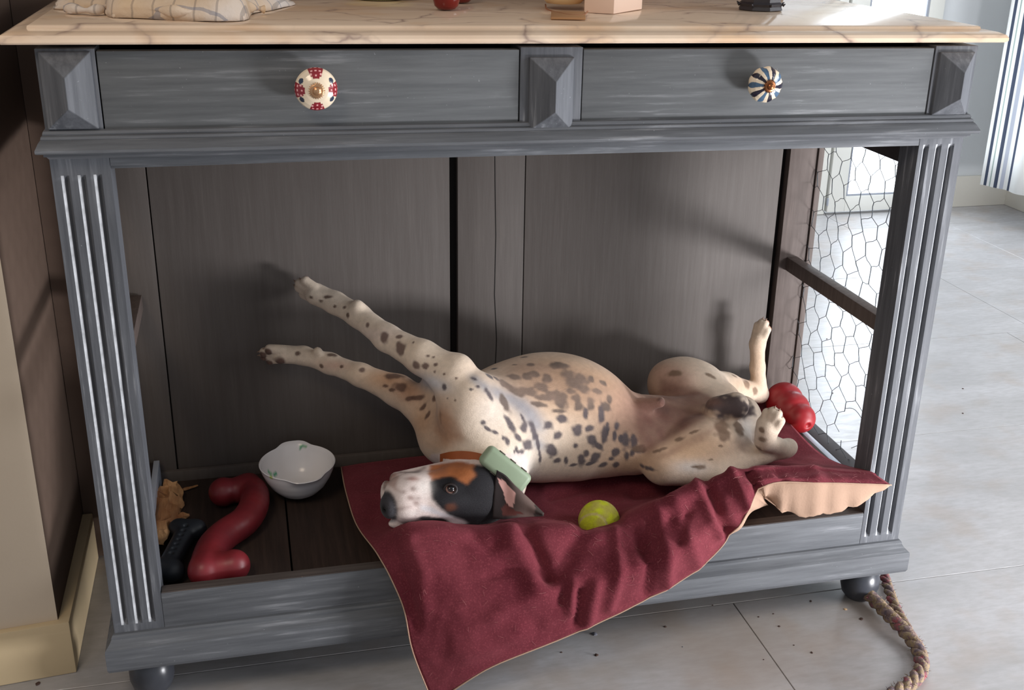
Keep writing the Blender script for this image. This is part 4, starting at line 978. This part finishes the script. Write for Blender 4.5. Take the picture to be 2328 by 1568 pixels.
Z5 = [(610,295,22,12),(760,290,42,16),(700,325,20,10),(820,375,15,10),(905,385,18,12),(935,455,15,18),(1108,535,18,18),(1255,650,38,42),(1395,745,52,45),(1385,640,28,16),(1510,690,10,8),(1640,810,18,12),(1690,820,12,10),(1620,900,30,22),(1535,895,30,26),(1710,885,15,12),(1700,950,14,10),(1785,970,12,10),(1890,1005,10,8),
 (1060,935,26,22),(1340,985,75,30),(1270,1075,25,14),(1400,1085,60,35),(1325,1110,30,12),(880,905,15,12),(790,800,45,18),(1550,1180,60,20),(1600,1260,50,16,-30),(1640,1330,40,16,-30),(1700,1180,30,25),(1480,1190,40,18),(490,785,24,20),(700,900,20,14,30),(1750,1350,20,30),(1880,1200,8,8)]
for t in Z5: spot(550+t[0]/3.88, 600+t[1]/3.88, t[2]/3.88, t[3]/3.88, t[4] if len(t) > 4 else 0, arr(96, 72, 62) if t[0] < 1000 or t[1] > 960 else arr(106, 84, 78), .8)
Z8 = [(480,600,60,25),(770,620,50,14,20),(1060,680,40,30),(1130,740,30,30),(520,1130,40,16,-20),(860,1030,60,55),(1000,1040,45,50),(770,1300,20,8),(690,1360,50,18),(640,1355,30,12),(1150,1210,30,25),(640,1070,40,10,-20),(850,1190,22,7),(200,1210,50,25),(960,620,30,8),(870,1090,60,50),(380,1210,40,12,-20),(1190,1140,30,20),(1180,1060,24,20),(330,1230,30,12)]
for t in Z8: spot(1400+t[0]/3.564, 680+t[1]/3.564, t[2]/3.564, t[3]/3.564, t[4] if len(t) > 4 else 0, arr(122, 98, 80), .75)
spot(1655, 922, 46, 24, 8, arr(86, 74, 74), .95); spot(1506, 912, 12, 7, 15, arr(66, 50, 46), .8)
rn = random.Random(11)                                  # the side away from the camera carries the same spots
for _ in range(140):
    k = rn.randrange(NB); v = Vd[k]
    if nrmd[k]@(np.array(CAM)-v) > 0 or v[0] < .55: continue
    d3 = np.linalg.norm(Vd-v, axis=1); r = rn.uniform(.007, .018); wt = .85*np.clip((1.15-d3/r-.3*nz1)/.4, 0, 1); COLr = COLr*(1-wt[:, None])+arr(92, 82, 82)*wt[:, None]
def region(poly, col, amt, it=10):
    global COLr
    wt = (inpoly(P2, poly) & (((np.array(CAM)-Vd)*nrmd).sum(1) > 0)).astype(float)
    ed = np.concatenate([Fd[:, [0, 1]], Fd[:, [1, 2]], Fd[:, [2, 3]], Fd[:, [3, 0]]])
    for _ in range(it):
        ac = wt.copy(); ct = np.ones(NB); np.add.at(ac, ed[:, 0], wt[ed[:, 1]]); np.add.at(ct, ed[:, 0], 1); wt = ac/ct
    wt = np.clip(wt*amt*(1+.5*nz1), 0, 1)[:, None]; COLr = COLr*(1-wt)+col*wt
def inpoly(pts, poly):
    x, y = pts[:, 0], pts[:, 1]; r = np.zeros(len(pts), bool); n = len(poly)
    for i in range(n):
        (x0, y0), (x1, y1) = poly[i], poly[(i+1) % n]
        if y0 == y1: continue
        cnd = ((y0 > y) != (y1 > y)) & (x < (x1-x0)*(y-y0)/(y1-y0)+x0); r ^= cnd
    return r
region([(1440,915),(1480,900),(1540,925),(1600,935),(1600,950),(1540,985),(1500,1010),(1470,1035),(1452,1000)], arr(122, 84, 74), .75, 14)  # groin skin, with shade painted in to set off the thigh
region([(1500,860),(1560,880),(1620,900),(1650,920),(1560,925),(1500,905)], arr(134, 100, 88), .7, 12)
region([(1480,1045),(1560,1000),(1660,950),(1600,1000),(1520,1040)], arr(140, 104, 86), .45, 8)  # crease above the near thigh painted darker instead of carved
region([(1120,850),(1180,825),(1290,830),(1370,870),(1400,900),(1330,920),(1230,915),(1150,890)], arr(160, 134, 118), .32, 16)
region([(1000,930),(1040,960),(1060,1000),(1010,1010),(985,980)], arr(176, 134, 104), .6, 12)
# ---- head markings (polygons over the side of the head)
hc = (Vd-np.array(HO)); hcf, hcu, hcs = hc@np.array(hf), hc@np.array(hu), hc@np.array(hs)
ishead = (np.abs(hcs) < .075) & (hcf > -.11) & (hcf < .2) & (np.abs(hcu) < .085) & (P2[:, 1] > 1030)
def inpoly(pts, poly):
    x, y = pts[:, 0], pts[:, 1]; r = np.zeros(len(pts), bool); n = len(poly)
    for i in range(n):
        (x0, y0), (x1, y1) = poly[i], poly[(i+1) % n]
        if y0 == y1: continue
        cnd = ((y0 > y) != (y1 > y)) & (x < (x1-x0)*(y-y0)/(y1-y0)+x0); r ^= cnd
    return r
Z6 = lambda pts: [(840+a/5.543, 980+b/5.543) for a, b in pts]
PJ = P2+np.stack([nz2, -nz2], 1)*1.2+np.stack([nz1, nz1], 1)*3
def patch(poly, col, cond=None, amt=1.0):
    mk = inpoly(PJ, Z6(poly)) & ishead
    if cond is not None: mk &= cond
    COLr[mk] = COLr[mk]*(1-amt)+col*amt
hv_ = ishead & (hcf > -.075)
COLr[hv_] = arr(224, 208, 202)
patch([(740,540),(760,430),(960,390),(1150,380),(1320,420),(1380,520),(1330,640),(1180,700),(800,680)], arr(168, 104, 66))
patch([(1000,700),(960,440),(1180,470),(1300,500),(1240,640)], arr(186, 112, 64), None, .6)
patch([(770,640),(830,590),(900,565),(1000,560),(1090,580),(1150,630),(1230,660),(1290,610),(1340,560),(1300,470),(1340,425),(1500,450),(1650,480),(1900,560),(2000,1300),(1000,1300),(1180,1140),(990,1050),(870,960),(790,860),(775,740)], arr(26, 24, 28))
patch([(960,920),(1080,900),(1100,980),(1020,1010),(960,980)], arr(92, 52, 34), None, .8)
patch([(640,930),(760,950),(880,1000),(1010,1060),(1180,1120),(1240,1160),(1100,1190),(960,1130),(840,1040),(640,990)], arr(216, 212, 214))
patch([(150,720),(172,640),(250,560),(380,515),(560,500),(700,440),(735,455),(610,525),(400,545),(290,585),(215,660),(180,740)], arr(84, 60, 54), None, .8)
patch([(860,1080),(1010,1130),(1020,1190),(880,1200),(600,1100),(700,1060)], arr(48, 40, 40))
patch([(200,640),(330,520),(370,560),(330,700),(420,800),(360,760),(260,690)], arr(156, 118, 106), None, .6)
for zx, zy, rx, ry in ((545,595,90,22),(555,730,26,20),(430,765,22,18),(520,840,36,28),(610,845,20,14),(590,905,34,26),(470,960,60,12),(380,980,40,12)): spot(840+zx/5.543, 980+zy/5.543, rx/5.543, ry/5.543, 0, arr(120, 88, 78), .7)
soft(840+560/5.543, 980+600/5.543, 14, 5, arr(190, 130, 120), .5); soft(840+680/5.543, 980+700/5.543, 18, 22, WHT, .7); soft(840+560/5.543, 980+1030/5.543, 18, 6, WHT, .5)
# mouth line: between jaw and lip, and round the chin
mk = ishead & (hcf > .02) & (np.abs(hcu+.0285+.012*np.clip((hcf-.02)/.12, 0, 1)*0) < .0022) & (hcs > -.01)
nose = np.linalg.norm((np.stack([hcf-.150, hcu-.013, hcs-.002], 1))/np.array([.0190, .0235, .024]), axis=1) < 1.05
COLr[nose] = arr(58, 56, 60); nost = np.linalg.norm(np.stack([hcf-.159, hcu-.018, hcs-.010], 1), axis=1) < .006; COLr[nost] = arr(10, 9, 10)
for p, r, pc, pa in pads:
    d3 = np.linalg.norm(Vd-np.array(p), axis=1); wt = np.clip((1.1-d3/r)/.25, 0, 1)*pa; COLr = COLr*(1-wt[:, None])+arr(*pc)*wt[:, None]
ed = np.concatenate([Fd[:, [0, 1]], Fd[:, [1, 2]], Fd[:, [2, 3]], Fd[:, [3, 0]]])
for _ in range(2):
    ac = COLr.copy(); ct = np.ones(NB); np.add.at(ac, ed[:, 0], COLr[ed[:, 1]]); np.add.at(ct, ed[:, 0], 1); ac /= ct[:, None]; COLr[ishead] = ac[ishead]
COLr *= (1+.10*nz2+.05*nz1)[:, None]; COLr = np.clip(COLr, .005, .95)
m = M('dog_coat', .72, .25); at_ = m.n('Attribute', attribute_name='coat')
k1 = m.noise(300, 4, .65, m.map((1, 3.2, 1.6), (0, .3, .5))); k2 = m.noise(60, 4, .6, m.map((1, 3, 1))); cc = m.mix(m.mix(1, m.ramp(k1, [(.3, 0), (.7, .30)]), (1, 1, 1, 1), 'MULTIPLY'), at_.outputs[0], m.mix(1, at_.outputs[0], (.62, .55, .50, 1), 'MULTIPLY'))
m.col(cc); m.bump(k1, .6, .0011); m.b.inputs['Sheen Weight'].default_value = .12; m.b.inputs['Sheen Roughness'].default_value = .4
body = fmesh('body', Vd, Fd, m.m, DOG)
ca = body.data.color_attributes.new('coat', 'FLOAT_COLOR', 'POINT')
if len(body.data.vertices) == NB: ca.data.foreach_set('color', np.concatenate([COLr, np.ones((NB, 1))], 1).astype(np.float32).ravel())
CLW = plain('claw_horn', srgb(150, 122, 104), .35, .5)
for p, d, n in claws:
    v_, f_ = tube([p-d*.002, p+d*.003+n*.0006, p+d*.0065+n*.0022], [.0019, .0015, .0004], 7); mesh('claw', v_, f_, CLW, DOG)
# eye
eh = hit(1024, 1112); ec = eh-(CAM-eh).normalized()*.0035
m = M('eye_surface', .05, .6); at_ = m.n('Attribute', attribute_name='paint'); m.col(at_.outputs[0])
bm = bmesh.new(); bmesh.ops.create_icosphere(bm, subdivisions=4, radius=.0082); bmesh.ops.translate(bm, verts=bm.verts[:], vec=ec)
eye = bmo('eye', bm, m.m, DOG, sharp=90); ca = eye.data.color_attributes.new('paint', 'FLOAT_COLOR', 'POINT'); off = gl(eye)
look = ((CAM-ec).normalized()+RM@Vector((.42, .42, 0))).normalized()
for v in eye.data.vertices:
    d = (v.co+off-ec).normalized(); a = d.angle(look); ca.data[v.index].color = srgb(10, 8, 10) if a < .62 else (srgb(40, 22, 18) if a < 1.05 or (d-look*d.dot(look)).dot(RM@Vector((-.75, -.65, 0))) < .35 else srgb(150, 116, 106))
ring = []
vw = (CAM-ec).normalized(); ux = RM@Vector((1, 0, 0)); ux = (ux-vw*ux.dot(vw)).normalized(); uy = vw.cross(ux)
for k in range(25):
    a = 2*math.pi*k/24; ca_, sa_ = math.cos(a), math.sin(a)
    ring.append(ec+(ux*ca_*.0095+uy*sa_*.0076)*(1)+(ux*.35+uy*.55)*0+vw*(.0030-.0016*abs(ca_)))
v_, f_ = tube(ring, [.0027]*25, 8, False); mesh('eyelid', v_, f_, plain('dark_eyelid', srgb(34, 26, 26), .5), DOG)
# ear: a folded-open leather, pink inside near its root
U_ = [(1130,1068,.080),(1150,1082,.074),(1178,1110,.066),(1206,1138,.056),(1236,1168,.048)]
M_ = [(1124,1108,.088),(1150,1122,.082),(1172,1138,.070),(1202,1152,.058),(1236,1169,.045)]
L_ = [(1120,1178,.058),(1146,1180,.050),(1174,1176,.046),(1205,1173,.044),(1236,1171,.044)]
rowsE = [[np.array(p) for p in catmull([P(q[0], q[1], q[2]-dy_) for q in r], 8)] for r, dy_ in ((U_, .038), (M_, .050), (L_, .034))]
V_, F_, C_ = [], [], []; nE = len(rowsE[0]); nv = 24
for i in range(nE):
    a, b, c_ = rowsE[0][i], rowsE[1][i], rowsE[2][i]
    for j in range(nv+1):
        t = j/nv; V_.append(Vector(a*(1-t)*(1-2*t)+b*4*t*(1-t)*1.0+c_*t*(2*t-1)))
for i in range(nE-1):
    for j in range(nv): F_.append((i*(nv+1)+j, (i+1)*(nv+1)+j, (i+1)*(nv+1)+j+1, i*(nv+1)+j+1))
PE = proj(V_); pk = inpoly(PE, Z6([(1620,590),(1700,620),(1760,690),(1850,780),(1840,860),(1800,970),(1720,890),(1690,760),(1640,680)])); wr = inpoly(PE, Z6([(1660,980),(1720,900),(1800,980),(1950,1030),(1800,1060),(1680,1050)])); 
m = M('ear_leather', .7, .25); at_ = m.n('Attribute', attribute_name='paint'); m.col(at_.outputs[0]); m.bump(m.noise(60, 3), .3, .002)
ear = mesh('ear', [v+Vector((0, 0, 0)) for v in V_], F_, m.m, DOG); ca = ear.data.color_attributes.new('paint', 'FLOAT_COLOR', 'POINT')
for i in range(len(V_)):
    x, y = PE[i]; dark = srgb(44, 36, 36); mid = srgb(104, 86, 80)
    t = max(0, min(1, (x-1150)/45)); base = [dark[q]*(1-t)+mid[q]*t for q in range(3)]+[1]
    if x > 1215: base = srgb(62, 54, 50)
    ca.data[i].color = srgb(206, 158, 150) if pk[i] else (srgb(90, 48, 44) if wr[i] else base)
md = ear.modifiers.new('s', 'SOLIDIFY'); md.thickness = .003; md.offset = 0
# inner fold of the ear
fold = catmull([P(1128, 1084, .070), P(1136, 1100, .070), P(1140, 1118, .070), P(1146, 1132, .068)], 5); v_, f_ = tube(fold, [.003+.0025*math.sin(math.pi*i/(len(fold)-1)) for i in range(len(fold))], 8); mesh('ear_fold', v_, f_, plain('ear_dark', srgb(40, 30, 32), .6), DOG)
fold = catmull([P(1133, 1080, .064), P(1146, 1092, .064), P(1156, 1104, .064), P(1166, 1118, .064)], 5); v_, f_ = tube(fold, [.0015+.0022*math.sin(math.pi*i/(len(fold)-1)) for i in range(len(fold))], 8); mesh('ear_fold', v_, f_, plain('ear_rim', srgb(150, 108, 104), .6), DOG)
# collar with tracker box
cpts = [hit(x, y) for x, y in ((1000, 1041), (1022, 1036), (1048, 1034), (1075, 1036), (1100, 1042), (1125, 1050))]
CO = plain('brown_leather', srgb(156, 84, 44), .55, .35, nz=.12, nsc=40)
col_ = empty('collar', (0, 0, 0)); col_.location = cpts[3]-Vector(DOG.location); col_.parent = DOG; tag(col_, 'brown collar with a pale green tracker box')
def gl2(o): return gl(o)
pts = catmull([p+(CAM-p).normalized()*.0025 for p in cpts if p], 6); V_, F_ = [], []
upv = RM@Vector((0, 1, 0))
for p in pts:
    vwp = (CAM-p).normalized()
    for a, b in ((-.0065, .0), (-.0065, .0022), (.0065, .0022), (.0065, .0)): V_.append(p+upv*a+vwp*b)
for i in range(len(pts)-1):
    for j in range(4): F_.append((4*i+j, 4*i+(j+1) % 4, 4*i+4+(j+1) % 4, 4*i+4+j))
F_.append((3, 2, 1, 0)); q = 4*(len(pts)-1); F_.append((q, q+1, q+2, q+3))
mesh('strap', V_, F_, CO, col_, sharp=30)
GRN = plain('pale_green_plastic', srgb(138, 153, 128), .45, .4, nz=.05, nsc=30)
a_, b_ = P(1113, 1038, .058), P(1184, 1094, .040); ax_ = (b_-a_).normalized(); vw = (CAM-a_).normalized(); vw = (vw-ax_*vw.dot(ax_)).normalized(); sd_ = ax_.cross(vw)
L = (b_-a_).length/2+.012; mid = (a_+b_)/2; R3 = Matrix((ax_, sd_, vw)).transposed()
def obox(name, hx, hy, hz, off, m, par, bevel, seg=4):
    bm = bmesh.new(); add_box(bm, -hx, hx, -hy, hy, -hz, hz); bmesh.ops.recalc_face_normals(bm, faces=bm.faces[:])
    bmesh.ops.bevel(bm, geom=bm.edges[:], offset=bevel, segments=seg, affect='EDGES', profile=.5)
    for v in bm.verts:
        if abs(v.co.x) > hx*.5: v.co.z -= .06*hx*(abs(v.co.x)/hx-.5)**2*4*hz/hz*.5
        v.co = R3@(v.co+Vector(off))+mid
    return bmo(name, bm, m, par, sharp=60)
obox('tracker', L, .0175, .0095, (0, 0, 0), GRN, col_, .0090)
NT = plain('dark_slot', srgb(78, 72, 62), .6)
for x_, y_ in ((-.020, 1), (.002, 1), (.024, 1), (-.012, -1)): obox('tracker_slot', .0055, .0012, .0035, (x_, -y_*.0175 if sd_.dot(upv) < 0 else y_*.0175, .001), NT, col_, .0006, 1)
